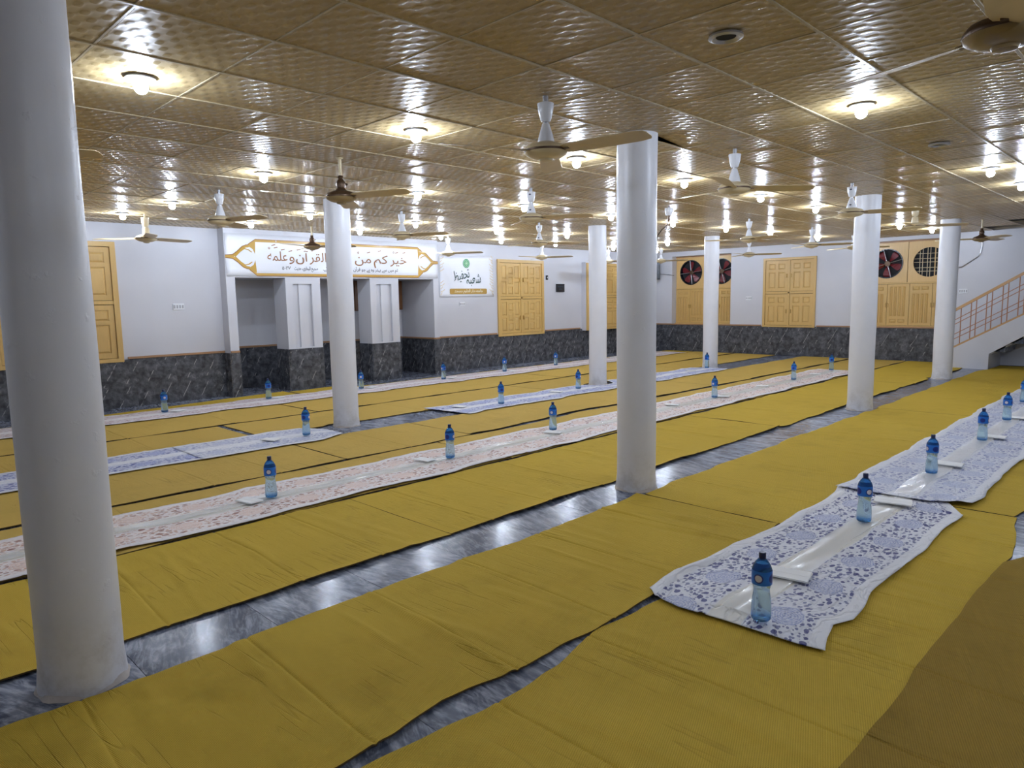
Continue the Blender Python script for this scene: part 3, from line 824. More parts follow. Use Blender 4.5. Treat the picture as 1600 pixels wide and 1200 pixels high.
def shape(word):
    out = []
    for i, ch in enumerate(word):
        if ch not in F: out.append(ch); continue
        prev = i > 0 and word[i - 1] in F and len(F[word[i - 1]]) == 4
        nxt = i + 1 < len(word) and word[i + 1] in F and len(F[ch]) == 4
        k = (3 if nxt else 1) if prev else (2 if nxt else 0)
        out.append(F[ch][k])
    return ''.join(reversed(out))
def visual(text): return ' '.join(shape(w) if any(c in F for c in w) else w for w in reversed(text.split(' ')))
def text_bm(text, size, width=None, bold=0.0, shaped=True, slant=0.0):
    """returns list of (verts, faces) of the flat lettering in local x,z, right-bottom at 0"""
    c = bpy.data.curves.new('lettering', 'FONT'); c.body = visual(text) if shaped else text; c.size = size; c.offset = bold; c.resolution_u = 3
    c.shear = slant
    o = bpy.data.objects.new('lettering', c); COL.objects.link(o)
    bpy.context.view_layer.update()
    dg = bpy.context.evaluated_depsgraph_get()
    me = bpy.data.meshes.new_from_object(o.evaluated_get(dg))
    v = [tuple(q.co) for q in me.vertices]; f = [tuple(p.vertices) for p in me.polygons]
    COL.objects.unlink(o); bpy.data.objects.remove(o); bpy.data.meshes.remove(me); bpy.data.curves.remove(c)
    x0 = min(p[0] for p in v); x1 = max(p[0] for p in v)
    s = (width / (x1 - x0)) if width else 1.0
    return [((p[0] - x0) * s, p[1]) for p in v], f, (x1 - x0) * s
def put_text(mb, text, x, z, size, y, width=None, bold=0.0, slant=0.0, rot=0.0, shaped=True):
    v, f, w_ = text_bm(text, size, width, bold, shaped, slant)
    c, s = math.cos(rot), math.sin(rot)
    # glyph outlines may overlap: lay each island a hair in front of the last
    par = list(range(len(v)))
    def find(a):
        while par[a] != a: par[a] = par[par[a]]; a = par[a]
        return a
    for q in f:
        for i in q[1:]: par[find(i)] = find(q[0])
    lay = {}
    off = [lay.setdefault(find(i), len(lay) % 4) * .0005 for i in range(len(v))]
    mb.add([(x + p[0] * c - p[1] * s, y - o, z + p[0] * s + p[1] * c) for p, o in zip(v, off)], f)
    return w_
def poly(mb, pts, y):
    mb.add([(x, y, z) for x, z in pts], [tuple(range(len(pts)))])
def band(mb, pts, w0, y):
    """flat ribbon of width w0 along a polyline in x,z"""
    n = len(pts); L = []; Rr = []
    for i, (x, z) in enumerate(pts):
        a = pts[max(0, i - 1)]; b = pts[min(n - 1, i + 1)]
        dx, dz = b[0] - a[0], b[1] - a[1]; l = math.hypot(dx, dz) or 1
        L.append((x - dz / l * w0 / 2, y, z + dx / l * w0 / 2)); Rr.append((x + dz / l * w0 / 2, y, z - dx / l * w0 / 2))
    mb.add(L + Rr, [(i, i + 1, n + i + 1, n + i) for i in range(n - 1)])
def disc(mb, x, z, r, y, n=16, ri=0.0):
    if ri <= 0: poly(mb, [(x + r * math.cos(2 * PI * i / n), z + r * math.sin(2 * PI * i / n)) for i in range(n)], y)
    else:
        v = [(x + q * math.cos(2 * PI * i / n), y, z + q * math.sin(2 * PI * i / n)) for q in (ri, r) for i in range(n)]
        mb.add(v, [(i, (i + 1) % n, n + (i + 1) % n, n + i) for i in range(n)])

# banner on the bay
e = tag(empty('banner', (0, YB, 0)), 'long white banner with a gold pointed frame and Arabic lettering above the alcoves', 'banner')
mb = MB(); NX, NZ = 60, 6; v = []; f = []
for i in range(NX + 1):
    for j in range(NZ + 1):
        x = 3.215 + 4.44 * i / NX; z = 2.005 + .70 * j / NZ
        v.append((x, -.006 - .004 * (1 + math.sin(x * 3.1 + z * 4) * math.sin(x * 7.3)), z))
for i in range(NX):
    for j in range(NZ): a = i * (NZ + 1) + j; f.append((a, a + NZ + 1, a + NZ + 2, a + 1))
o = mb.add(v, f).build('sheet', VINYL, e, True)
sm = o.modifiers.new('thick', 'SOLIDIFY'); sm.thickness = .003
YT = -.0165
zb, zt, zc = 2.035, 2.60, 2.325
left = [(3.205, zc), (3.33, zc + .012), (3.42, zc + .075), (3.50, zc + .15), (3.56, zc + .175), (3.60, zc + .18), (3.625, zc + .205), (3.73, zt)]
right = [(2 * 5.435 - x, z) for x, z in left]
top = left + right[::-1]
out = [(x, z) for x, z in top]; low = [(x, 2 * zc - z if z != zt else zb) for x, z in top]
mb = MB(); band(mb, out, .046, YT); band(mb, low, .046, YT - .0005); mb.build('gold_frame', GOLD, e)
mb = MB()
for L in (out, low):
    sg = 1 if L is out else -1
    band(mb, [(x, z + sg * .02) for x, z in L], .013, YT - .0015 - .0005 * (sg > 0))
mb.build('frame_edge', GOLDD, e)
for sx in (1, -1):
    mb = MB()
    X = lambda x: x if sx == 1 else 2 * 5.435 - x
    for sz in (1, -1):
        poly(mb, [(X(3.60), zc + sz * .18), (X(3.73), zc + sz * .26), (X(3.715), zc + sz * .05), (X(3.68), zc + sz * .13)], YT - .0004)
        band(mb, [(X(3.37), zc), (X(3.46), zc + sz * .085), (X(3.535), zc + sz * .135), (X(3.60), zc + sz * .12), (X(3.66), zc + sz * .08)], .018, YT - .0008)
    mb.build('frame_spandrel', GOLD, e)['kind'] = 'stuff'
base = 2.275
segs = [('خير', 6.46, .40), ('كم', 6.08, .33), ('من', 5.66, .36), ('تعلم', 5.06, .52), ('القر', 4.72, .34), ('آن', 4.46, .24), ('و', 4.33, .10), ('علمه', 3.93, .37)]
bars = ((6.80, .22), (6.62, .215), (6.22, .235), (5.97, .2), (5.50, .22), (5.15, .22), (4.86, .22), (4.52, .2), (4.36, .17), (4.22, .19), (4.09, .22), (4.05, .26))
rings = ((6.55, .22), (5.74, .19), (4.78, .20), (3.97, .21))
for t, x, wd in segs:
    mb = MB(); put_text(mb, t, x, base, .225, YT, wd, .0008)
    for bx, bz in bars:
        if x - .03 <= bx < x + wd + .05: band(mb, [(bx - .035, base + bz - .006), (bx + .035, base + bz + .012)], .015, YT - .0005)
    for bx, bz in rings:
        if x - .03 <= bx < x + wd + .05: disc(mb, bx, base + bz, .020, YT - .0005, 12, .010)
    mb.build('headline_word', INK, e)
mb = MB()
put_text(mb, 'تم میں سے بہتر وہ ہے جو قرآن', 5.62, 2.125, .085, YT, 1.02, .001)
put_text(mb, 'سیکھے اور سکھائے۔', 4.98, 2.125, .085, YT, .58, .001)
put_text(mb, 'صحیح البخاری، حدیث', 4.42, 2.125, .085, YT, .46, .001)
put_text(mb, '۵۰۲۷', 4.19, 2.125, .085, YT, .16, .001, shaped=False)
mb.build('second_line', BLACKINK, e)['kind'] = 'stuff'

# poster
e = tag(empty('poster', (0, YW, 0)), 'white poster with a round green emblem and dark Urdu lettering over a gold ribbon', 'poster')
mb = MB(); NX, NZ = 24, 12; v = []; f = []
for i in range(NX + 1):
    for j in range(NZ + 1):
        a, b = i / NX, j / NZ
        v.append((7.885 + 1.60 * a, -.008 - .004 * math.sin(a * 13 + b * 9) * math.sin(b * 7), 1.61 + (.87 + .05 * a) * b))
for i in range(NX):
    for j in range(NZ): a = i * (NZ + 1) + j; f.append((a, a + NZ + 1, a + NZ + 2, a + 1))
o = mb.add(v, f).build('sheet', VINYL, e, True); sm = o.modifiers.new('thick', 'SOLIDIFY'); sm.thickness = .003
YT = -.0165; cx, cz = 8.655, 2.345
mb = MB(); disc(mb, cx, cz, .098, YT, 28); mb.build('emblem', GREEN, e)
mb = MB(); disc(mb, cx, cz, .082, YT - .001, 24, .070); disc(mb, cx, cz, .022, YT - .001, 10)
for k in range(2):
    a0 = PI / 4 * k
    pts = [(cx + .050 * math.cos(a0 + PI / 2 * i), cz + .050 * math.sin(a0 + PI / 2 * i)) for i in range(5)]
    band(mb, pts, .010, YT - .001)
mb.build('emblem_pattern', LGREEN, e)
mb = MB()
put_text(mb, 'شعبہ', 8.655, 1.895, .30, YT, .43, .0008, 0.0, .08)
put_text(mb, 'تحفیظ', 8.30, 1.955, .30, YT - .002, .46, .0008, 0.0, .20)
mb.build('title', GRNINK, e)
mb = MB(); z0, z1, x0, x1 = 1.675, 1.795, 8.16, 9.26
pts = []
for (qx, qz, a0) in ((x1 - .03, z1 - .03, 0), (x0 + .03, z1 - .03, 90), (x0 + .03, z0 + .03, 180), (x1 - .03, z0 + .03, 270)):
    for k in range(4): a = math.radians(a0 + 30 * k); pts.append((qx + .03 * math.cos(a), qz + .03 * math.sin(a)))
poly(mb, pts, YT); mb.build('ribbon', OCHRE, e)
mb = MB(); put_text(mb, 'جامعہ دار العلوم مسجد', 8.29, 1.718, .085, YT - .001, .84, .0015); mb.build('ribbon_lettering', CREAMINK, e)
mb = MB()
for sx, xs in ((1, 7.90), (-1, 9.46)):
    for k in range(14):
        z = 1.66 + .82 * k / 13
        if .35 < (z - 1.63) / .87 < .58 and sx == 1: continue
        l = .05 + .07 * abs(math.sin(k * 1.7))
        band(mb, [(xs, z), (xs + sx * l * .6, z + .025), (xs + sx * l, z + .055)], .014, YT)
mb.build('leaf_ornament', plain('printed pale gold', (.70, .56, .34), .4), e)

# small things on the left wall
SWI = plain('grey switch plastic', (.38, .38, .40), .4)
def socket_plate(x, z, w_, h_, label, axis='x', at=YW):
    e = tag(empty('socket_panel', (x, at, z) if axis == 'x' else (at, x, z), 0 if axis == 'x' else R), label, 'socket')
    MB().box(-w_ / 2, w_ / 2, -.014, 0, -h_ / 2, h_ / 2, .003).build('plate', WHITE, e)
    n = 4
    for k in range(n):
        a = -w_ / 2 + w_ * (k + .5) / n
        MB().box(a - w_ * .07, a + w_ * .07, -.019, -.013, -h_ * .26, h_ * .26, .002).build('switch', SWI, e)
socket_plate(2.50, 1.52, .17, .10, 'white socket panel on the wall left of the alcoves')
socket_plate(8.51, 1.46, .16, .08, 'white socket panel on the wall under the poster')
socket_plate(4.70, 1.46, .16, .09, 'white socket panel on the far wall left of the lone shutter', 'y', XW)
socket_plate(-.13, 1.545, .16, .10, 'white socket panel on the far wall above the stair railing', 'y', XW)
e = tag(empty('digital_clock', (11.81, YW, 1.805)), 'square black digital timetable clock on the wall right of the panelled shutter', 'clock')
MB().box(-.15, .15, -.03, -.001, -.10, .10, .004).build('case', BLACKP, e)
mb = MB()
for zz, ww in ((.03, .20), (-.03, .12)):
    n = int(ww / .04)
    for k in range(n):
        x = -ww / 2 + k * .04
        mb.box(x, x + .022, -.0325, -.0305, zz, zz + .006); mb.box(x, x + .004, -.0325, -.0305, zz - .012, zz + .012); mb.box(x + .018, x + .022, -.0325, -.0305, zz - .012, zz)
mb.build('segments', DLED, e)
e = tag(empty('wall_switch', (11.31, YW, 2.06)), 'tiny black box on the wall above and left of the clock', 'switch')
MB().box(-.028, .028, -.03, -.001, -.055, .055, .004).build('case', BLACKP, e)
MB().box(-.012, .012, -.034, -.029, -.02, .02, .002).build('button', GREYM, e)
e = tag(empty('television', (15.36, 7.57, 2.30), math.radians(-42)), 'black wall television in the far corner, mostly hidden behind the middle column', 'television')
MB().box(-.34, .34, -.02, .02, -.27, .27, .008).build('screen_case', BLACKP, e)
MB().box(-.325, .325, -.023, -.019, -.25, .25).build('screen', BLACKP, e)
MB().box(-.04, .04, .018, .30, -.04, .04, .004).build('wall_bracket', BLACKP, e)
e = MB().tube([(15.60, 7.37, 2.19), (XW - .012, 7.25, 2.17), (XW - .012, 6.95, 2.13)], .007, 6).build('wire', BLACKP)
tag(e, 'thin dark wire along the far wall left of the exhaust fans', 'wire')
# conduit wire down the poster edge
e = MB().tube([(7.80, YW - .012, H - .05), (7.79, YW - .012, 2.4), (7.80, YW - .012, 1.6), (7.80, YW - .01, .78)], .005, 6).build('wire', WHITE)
tag(e, 'thin white wire running down the wall at the poster edge', 'wire')
# dark gaps where ceiling tiles meet the left wall
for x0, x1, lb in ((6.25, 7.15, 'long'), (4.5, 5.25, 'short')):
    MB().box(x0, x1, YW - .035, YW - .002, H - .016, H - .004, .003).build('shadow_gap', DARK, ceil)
# the lifted ceiling tile beside the middle column
a0, a1, b0, b1 = 5 * T + .006, 6 * T - .006, -2 * T + .006, -T - .006
v = [(a0 - 5 * T, .006, 0), (a1 - 5 * T, .006, .0), (a1 - 5 * T, T - .006, .004), (a0 - 5 * T, T - .006, .062)]
MB().add(v + [(x, y, z + .012) for x, y, z in v], [(0, 1, 2, 3), (7, 6, 5, 4), (0, 4, 5, 1), (1, 5, 6, 2), (2, 6, 7, 3), (3, 7, 4, 0)]).build('ceiling_tile', CEIL, ceil).location = (5 * T, -2 * T, H)
# ------------------------------------------------------------------ staircase
SX0, SX1 = 14.6, 14.75
st = struct(empty('trim_30', (0, 0, 0)))
bot = [(-.15, 0), (-.87, 0), (-.87, .31), (-4.4, 2.664), (-4.4, 3.0), (-.15, .37)]
top = lambda y: .44 + .595 * (-.27 - y)
poly_ = [(-.15, 0), (-.87, 0), (-.87, .31), (-4.2, .31 + .667 * 3.33), (-4.2, top(-4.2) - .03), (-.15, top(-.15) - .03)]
MB().prism(poly_, SX0, SX1, 'x').build('stringer_wall', WALL, st)
MB().prism([(-.87, .28), (-4.2, .28 + .667 * 3.33), (-4.2, .46 + .667 * 3.33), (-.87, .46)], SX1, XW, 'x').build('stair_soffit', WALL, st)
MB().box(SX1, XW, -.87, -.80, 0, .45).build('stair_end_wall', WALL, st)
for k in range(13):
    MB().box(SX1, XW, -.30 - .27 * (k + 1), -.30 - .27 * k, .17 * k, .17 * (k + 1), .006).build('step', MARB, st)
e = tag(empty('stair_railing', (SX0 + .05, 0, 0)), 'brown stair railing with a varnished handrail and rust bars, right of the columns', 'railing')
hy = lambda y: 1.19 + .635 * (-.28 - y)
ys = [-.20, -3.9]
MB().prism([(ys[0], hy(ys[0]) - .03), (ys[1], hy(ys[1]) - .03), (ys[1], hy(ys[1]) + .03), (ys[0], hy(ys[0]) + .03)], -.03, .03, 'x').build('handrail', HAND, e)
MB().prism([(ys[0] - .0, top(ys[0]) - .03), (ys[1], top(ys[1]) - .03), (ys[1], top(ys[1]) + .01), (ys[0], top(ys[0]) + .01)], -.03, .03, 'x').build('bottom_rail', HAND, e)
bys = [-.35]
y = -.35
for k in range(14): bys += [y - .15 - .02 - .255 * k, y - .255 * (k + 1) - .0]
for yb in bys:
    if yb < -3.8: continue
    MB().tube([(0, yb, top(yb)), (0, yb, hy(yb) - .02)], .009, 6).build('baluster', RUST, e)
for fr_ in (.21, .34, .61, .73):
    pts = [(0.0, q, top(q) + (hy(q) - top(q)) * fr_) for q in (-.22, -3.8)]
    MB().tube(pts, .008, 6).build('cross_bar', RUST, e)
# cable on the far wall by the stairs
def on_far(px, py, x=XW - .02):
    d = FW + RT * ((px - 800) / FPX) - UP * ((py - 600) / FPX); t = (x - CAM.x) / d.x
    return CAM + d * t
e = MB().tube([on_far(*q) for q in ((1535, 352), (1534.5, 385), (1532, 395), (1528, 401), (1503, 417), (1497, 418))], .011, 6).build('cable', GREYM)
tag(e, 'grey cable running down the far wall above the staircase', 'cable')
# broken ceiling edge over the stairs: battens
for (x, y0, y1) in ((13.5, -3.0, -1.25), (14.7, -3.2, -1.3)):
    MB().box(x, x + .05, y0, y1, H + .03, H + .08).build('batten', BAR, ceil)

# ------------------------------------------------------------------ mats
nrng = np.random.default_rng(3)
def wob(x, seed, amp, l0=1.3):
    r = np.random.default_rng(seed); out = np.zeros_like(x)
    for k in range(4):
        out += amp * (.6 ** k) * np.sin(x * 2 * PI / (l0 / (1.7 ** k)) + r.uniform(0, 7))
    return out
def grid_obj(name, X, Y, Z, m, parent=None, uv0=(0, 0), skirt=None, smooth=True):
    nx, ny = X.shape
    v = np.stack([X, Y, Z], -1).reshape(-1, 3)
    idx = np.arange(nx * ny).reshape(nx, ny)
    f = np.stack([idx[:-1, :-1], idx[1:, :-1], idx[1:, 1:], idx[:-1, 1:]], -1).reshape(-1, 4)
    fl = f.tolist()
    if skirt is not None:
        ring = list(idx[:, 0]) + list(idx[-1, 1:]) + list(idx[-2::-1, -1]) + list(idx[0, -2:0:-1])
        b = v[ring].copy(); b[:, 2] = np.maximum(b[:, 2] - skirt, .0005)
        k = len(v); v = np.concatenate([v, b]); n = len(ring)
        nq = len(fl)
        for i in range(n): j = (i + 1) % n; fl.append([ring[j], ring[i], k + i, k + j])
    me = bpy.data.meshes.new(name); me.from_pydata(v.tolist(), [], fl); me.materials.append(m)
    if skirt is not None:
        me.materials.append(EDGE); me.polygons.foreach_set('material_index', [0] * nq + [1] * (len(fl) - nq))
    uvl = me.uv_layers.new(name='UVMap')
    li = np.empty(len(me.loops), dtype=np.int32); me.loops.foreach_get('vertex_index', li)
    uvs = v[:, :2] - np.array(uv0); uvl.data.foreach_set('uv', uvs[li].astype(np.float32).ravel())
    me.polygons.foreach_set('use_smooth', [smooth] * len(me.polygons))
    if smooth and hasattr(me, 'set_sharp_from_angle'): me.set_sharp_from_angle(angle=math.radians(50))
    return link(name, me, parent)
MT = .011
def mat_piece(x0, x1, y0, y1, m, label, seed, dx=.03, creases=(), lo=None, hi=None, curl_lo=0.0, curl_hi=0.0, amp=.010, tilt=0.0, group='yellow woven mats', name='woven_mat', zoff=0.0):
    nx = max(8, int((x1 - x0) / dx)); ny = max(8, int((y1 - y0) / max(.028, dx * .8)))
    xs = np.linspace(x0, x1, nx); t = np.linspace(0, 1, ny)
    for c in creases: xs = np.concatenate([xs, c + np.array([-.045, -.03, -.02, -.012, -.006, 0, .006, .012, .02, .03, .045])])
    xs = np.unique(np.clip(xs, x0, x1).round(4)); nx = len(xs); s = (xs - x0) / (x1 - x0)
    # cluster rows near the edges so curls stay crisp
    t = .5 - .5 * np.cos(PI * (t * .86 + .07)); t = (t - t[0]) / (t[-1] - t[0])
    elo = y0 + wob(xs, seed, amp) + (0 if lo is None else np.interp(xs, *zip(*lo)))
    ehi = y1 + wob(xs, seed + 50, amp) + (0 if hi is None else np.interp(xs, *zip(*hi))) + tilt * (xs - x0)
    Y = elo[:, None] * (1 - t)[None] + ehi[:, None] * t[None]
    X = np.repeat(xs[:, None], ny, 1) + .018 * np.sin(Y * 2.6 + xs[:, None] * .9 + seed) * np.minimum(1, 3 * np.sin(PI * s))[:, None]
    Z = np.full_like(X, MT + zoff)
    r = np.random.default_rng(seed)
    for k in range(int((x1 - x0) * (15 if dx < .025 else 7))):           # soft wrinkles across the mat
        c = r.uniform(x0, x1); wdt = r.uniform(.016, .05); h = r.uniform(-.0022, .0036); sk = r.normal(-.04, .10); a, b = sorted(r.uniform(-.2, 1.2, 2))
        if b - a < .3: continue
        tt = t[None]; win = np.clip((tt - a) / .15, 0, 1) * np.clip((b - tt) / .15, 0, 1)
        Z += (2.6 if dx < .025 else 1.8) * h * np.exp(-((X - c - sk * (Y - y0)) / wdt) ** 2) * win
    for c in creases:                              # hard fold lines
        dxx = xs[:, None] - c + 0 * Y
        Z += .0026 * np.exp(-((dxx + .022) / .022) ** 2) + .0016 * np.exp(-((dxx - .026) / .02) ** 2) - .0050 * np.exp(-(dxx / .007) ** 2)
    Z += .0012 * np.sin(X * 9 + seed) * np.sin(Y * 8)
    if curl_lo: Z += curl_lo * np.exp(-((Y - elo[:, None]) / .035) ** 2) * (.55 + .45 * np.sin(xs * 3.1 + seed))[:, None]
    if curl_hi: Z += curl_hi * np.exp(-((Y - ehi[:, None]) / .035) ** 2) * (.55 + .45 * np.sin(xs * 2.7 + seed))[:, None]
    o = grid_obj(name, X, Y, Z, m, None, (0, 0), .008)
    return tag(o, label, 'mat', group)
# the strip of mats nearest the viewer, working away to the banner wall
mat_piece(-2.6, 3.15, -4.6, -3.115, BRN, 'brownish worn mat in the near right corner, overlapping a yellow one', 1, .03, (.1, .75, 1.35, 1.95, 2.6), amp=.005, curl_hi=.006, name='woven_mat', zoff=.012,
          hi=[(-2.6, 0), (2.4, 0), (2.9, -.03), (3.15, -.12)])
mat_piece(-2.4, 3.955, -3.14, -1.975, YEL, 'yellow mat under the near end of the nearest blue cloth', 2, .018, (.015, .69, 1.35, 1.75, 2.05, 2.7, 3.3), amp=.008, curl_hi=.010,
          hi=[(-2.4, .02), (-.6, .0), (-.1, -.05), (.4, -.045), (.75, .03), (1.3, 0), (3.955, 0)], lo=[(-2.4, 0), (3.1, 0), (3.7, .06), (3.955, .1)])
mat_piece(3.975, 10.2, -3.12, -1.975, YEL, 'yellow mat at the right edge, further along under the nearest blue cloth', 3, .04, (4.6, 5.2, 5.9), amp=.010, lo=[(3.975, .10), (4.3, .05), (4.6, 0), (10.2, 0)])
mat_piece(-2.6, 2.775, -1.925, -.81, YEL, 'wide yellow mat in the foreground between the marble strip and the floor slit', 4, .016, (-1.10, -.43, .26, .9, 1.55, 2.27), amp=.010, curl_lo=.012, curl_hi=.004,
          hi=[(-2.6, 0), (-1.3, 0), (-1.2, -.02), (-.85, -.02), (-.75, 0), (.9, .02), (1.35, -.05), (1.7, -.01), (2.6, .01), (2.775, .03)], lo=[(-2.6, 0), (-.35, .03), (-.1, .07), (.3, 0), (2.775, 0)])
mat_piece(2.79, 8.3, -1.925, -.80, YEL, 'yellow mat at the foot of the middle column, on its right', 5, .03, (3.4, 4.4, 5.3, 6.2, 7.2), amp=.012, curl_hi=.008, hi=[(2.79, -.03), (3.12, -.035), (3.3, 0), (7.85, 0), (7.95, -.05), (8.22, -.05), (8.3, -.02)])
mat_piece(8.31, 15.5, -1.925, -.80, YEL, 'yellow mat running up to the foot of the stairs', 6, .05, (9.2, 10.3, 11.4, 12.6, 13.5, 14.6), amp=.010, curl_hi=.008, hi=[(8.3, 0), (14.2, 0), (14.5, -.11), (15.5, -.12)])
mat_piece(-2.6, 1.16, -.41, .83, YEL, 'yellow mat beyond the marble strip, behind the closest column', 7, .02, (-.60, .10, .62), amp=.006, curl_lo=.016)
mat_piece(1.165, 6.2, -.41, .82, YEL, 'yellow mat behind the middle column, beyond the marble strip', 8, .03, (1.53, 2.15, 2.8, 3.6, 4.35, 5.2), amp=.008, curl_lo=.018)
mat_piece(6.21, 11.3, -.43, .82, YEL, 'yellow mat behind the third column, beyond the marble strip', 9, .05, (7.2, 8.2, 9.3, 10.4), amp=.014, curl_lo=.018)
mat_piece(11.31, 15.62, -.46, .82, YEL, 'yellow mat beneath the barred hole at the far wall', 10, .07, (12.3, 13.4), amp=.012, curl_lo=.014, lo=[(11.31, 0), (12.15, 0), (12.27, .08), (12.6, .08), (12.75, 0), (15.1, 0)])
mat_piece(-2.6, 3.0, .862, 2.005, TAN, 'faded mat with its edge showing above the orange cloth, near end', 11, .05, (), amp=.008)
mat_piece(3.01, 9.3, .865, 2.0, TAN, 'faded mat with its edge showing above the orange cloth, behind the middle column', 12, .05, (), amp=.010, curl_hi=.006, hi=[(3.0, 0), (4.9, .0), (5.4, .09), (6.4, .03), (9.3, -.02)])
mat_piece(9.31, 15.62, .87, 1.98, TAN, 'faded mat with its edge showing beyond the orange cloth, far end', 13, .06, (10.5, 12, 13.3), amp=.012)
mat_piece(-2.6, 1.895, 2.05, 3.21, TAN, 'faded mat between the orange cloth and the strong blue cloth', 14, .05, (-.4, .6, 1.2), amp=.008, curl_hi=.006, curl_lo=.006)
mat_piece(1.915, 3.54, 2.045, 3.24, TAN, 'short faded mat in front of the banner-side column', 15, .04, (2.7,), amp=.006, curl_lo=.006)
mat_piece(3.55, 9.2, 2.13, 3.22, TAN, 'faded mat left of the middle column, in front of the pale blue cloth', 16, .05, (4.5, 5.6, 6.6, 7.7), amp=.012, curl_lo=.008, lo=[(3.55, -.07), (5.0, 0), (5.4, .07), (6.4, .0), (9.2, -.06)])
mat_piece(9.21, 15.62, 2.05, 3.18, TAN, 'faded mat between the orange and pale blue cloths at the far wall', 17, .07, (10.6, 12.3, 13.6), amp=.012, curl_lo=.007)
mat_piece(-2.4, 1.82, 3.83, 4.94, TAN, 'faded mat behind the closest column, beside a bare slot of marble', 18, .06, (-.5, .8), amp=.010)
mat_piece(1.90, 7.0, 3.86, 4.94, TAN, 'faded mat behind the banner-side column', 19, .06, (4.3, 5.2, 6.1), amp=.010, curl_lo=.006, lo=[(1.9, 0), (2.7, .0), (2.8, .09), (3.12, .09), (3.25, 0), (7, 0)])
mat_piece(7.01, 15.62, 3.88, 4.94, TAN, 'faded mat behind the column hidden by the middle one', 20, .08, (9.9, 11.5), amp=.012, lo=[(7, 0), (7.85, 0), (7.97, .10), (8.33, .10), (8.45, 0), (11.6, 0), (11.7, -.02), (15, 0)])
mat_piece(-2.0, 3.25, 4.985, 6.18, TAN, 'faded mat in front of the near end of the pink cloth', 21, .07, (.8, 2.1), amp=.008, curl_lo=.006)
mat_piece(3.28, 8.6, 4.99, 6.18, TAN, 'faded mat in front of the pink cloth, below the alcoves', 22, .07, (4.6, 6.1, 7.4), amp=.010, curl_lo=.006)
mat_piece(8.62, 15.62, 4.99, 6.18, TAN, 'faded mat in front of the far end of the pink cloth', 23, .08, (10, 11.6, 13.2), amp=.010, curl_lo=.012)
mat_piece(-2.0, 4.05, 6.22, 6.80, YEL, 'yellow mat between the pink cloth and the wall, near end', 24, .08, (.9, 2.4), amp=.008, tilt=.125)
mat_piece(4.10, 15.62, 6.22, 7.06, YEL, 'yellow mat between the pink cloth and the wall below the alcoves', 25, .09, (5.5, 7.2, 9.2), amp=.010, hi=[(4.1, .35), (5.0, .42), (5.3, .02), (15, 0)])

# ------------------------------------------------------------------ cloths
def cloth(x0, x1, y0, y1, m, label, seed, dx=.03, ends=(0, 0), amp=.012, z=.025, lift=0.0, roll=0.0, lo=None, hi=None, nend=None, fold=1.0, group='printed meal cloths'):
    nx = max(10, int((x1 - x0) / dx)); ny = max(14, int((y1 - y0) / dx))
    s = np.linspace(0, 1, nx); t = np.linspace(0, 1, ny); xs = x0 + (x1 - x0) * s
    elo = y0 + wob(xs, seed, amp, 1.7) + (0 if lo is None else np.interp(xs, *zip(*lo)))
    ehi = y1 + wob(xs, seed + 5, amp, 1.4) + (0 if hi is None else np.interp(xs, *zip(*hi)))
    Y = elo[:, None] * (1 - t)[None] + ehi[:, None] * t[None]
    sh = np.interp(t, [0, .5, 1], [ends[0], 0, ends[1]]) if nend is None else np.interp(t, *zip(*nend))
    X = np.repeat(xs[:, None], ny, 1) + sh[None] * np.exp(-((xs - x0) / .25))[:, None]
    U = X - x0 + .0; V = (t[None] * (y1 - y0)) * np.ones_like(X)
    Z = np.full_like(X, z)
    r = np.random.default_rng(seed)
    for k in range(int((x1 - x0) * 9 * fold)):      # long soft folds running mostly along the cloth
        cx, cy = r.uniform(x0, x1), r.uniform(y0, y1); L = r.uniform(.15, .7); wd = r.uniform(.008, .024); h = r.uniform(.003, .011); a = r.normal(0, .22)
        if r.uniform() < .15: a += PI / 2 * .8; L *= .45
        du = (X - cx) * math.cos(a) + (Y - cy) * math.sin(a); dv = -(X - cx) * math.sin(a) + (Y - cy) * math.cos(a)
        Z += h * np.exp(-(du / L) ** 2 - (dv / wd) ** 2)
    Z = z + .012 * np.tanh((Z - z) / .012) + lift * np.exp(-((xs - x0) / .22) ** 2)[:, None]
    if roll: Z += roll * np.exp(-((Y - ehi[:, None] + .03) / .030) ** 2) * (.6 + .4 * np.sin(xs * 4.3 + 1))[:, None]
    o = grid_obj('printed_cloth', X, Y, Z, m, None, (0, 0))
    me = o.data; li = np.empty(len(me.loops), dtype=np.int32); me.loops.foreach_get('vertex_index', li)
    uv = np.stack([U.ravel(), V.ravel()], -1) / np.array([1, (y1 - y0) / .90])
    me.uv_layers[0].data.foreach_set('uv', uv[li].astype(np.float32).ravel())
    sm = o.modifiers.new('thick', 'SOLIDIFY'); sm.thickness = .0016; sm.offset = 1
    return tag(o, label, 'cloth', group)
cloth(1.22, 4.0, -2.77, -1.875, CLB, 'blue flowered white cloth at the front right, its near end showing', 31, .012, nend=[(0, .02), (.12, .0), (.5, -.01), (.75, -.03), (.92, .0), (1, .06)], amp=.010, roll=.016,
      lo=[(1.2, -.02), (1.35, .02), (1.5, .05), (1.62, .0), (2, .02), (3.5, .02), (3.72, -.01), (4, .14)], hi=[(1.2, -.0), (2.2, -.0), (2.6, -.06), (3.4, -.06), (4.0, 0)])
cloth(3.88, 12.6, -2.76, -1.875, CLB2, 'pale blue flowered cloth continuing the front one towards the right edge', 32, .03, nend=[(0, .16), (.1, .12), (.25, .02), (.5, .0), (1, .0)], z=.028, roll=.014, fold=.7, lift=.014)
cloth(-1.6, 12.7, .86, 1.70, CLO, 'long white cloth with orange and brown flowers, behind the middle column', 33, .03, amp=.02, fold=1.2)
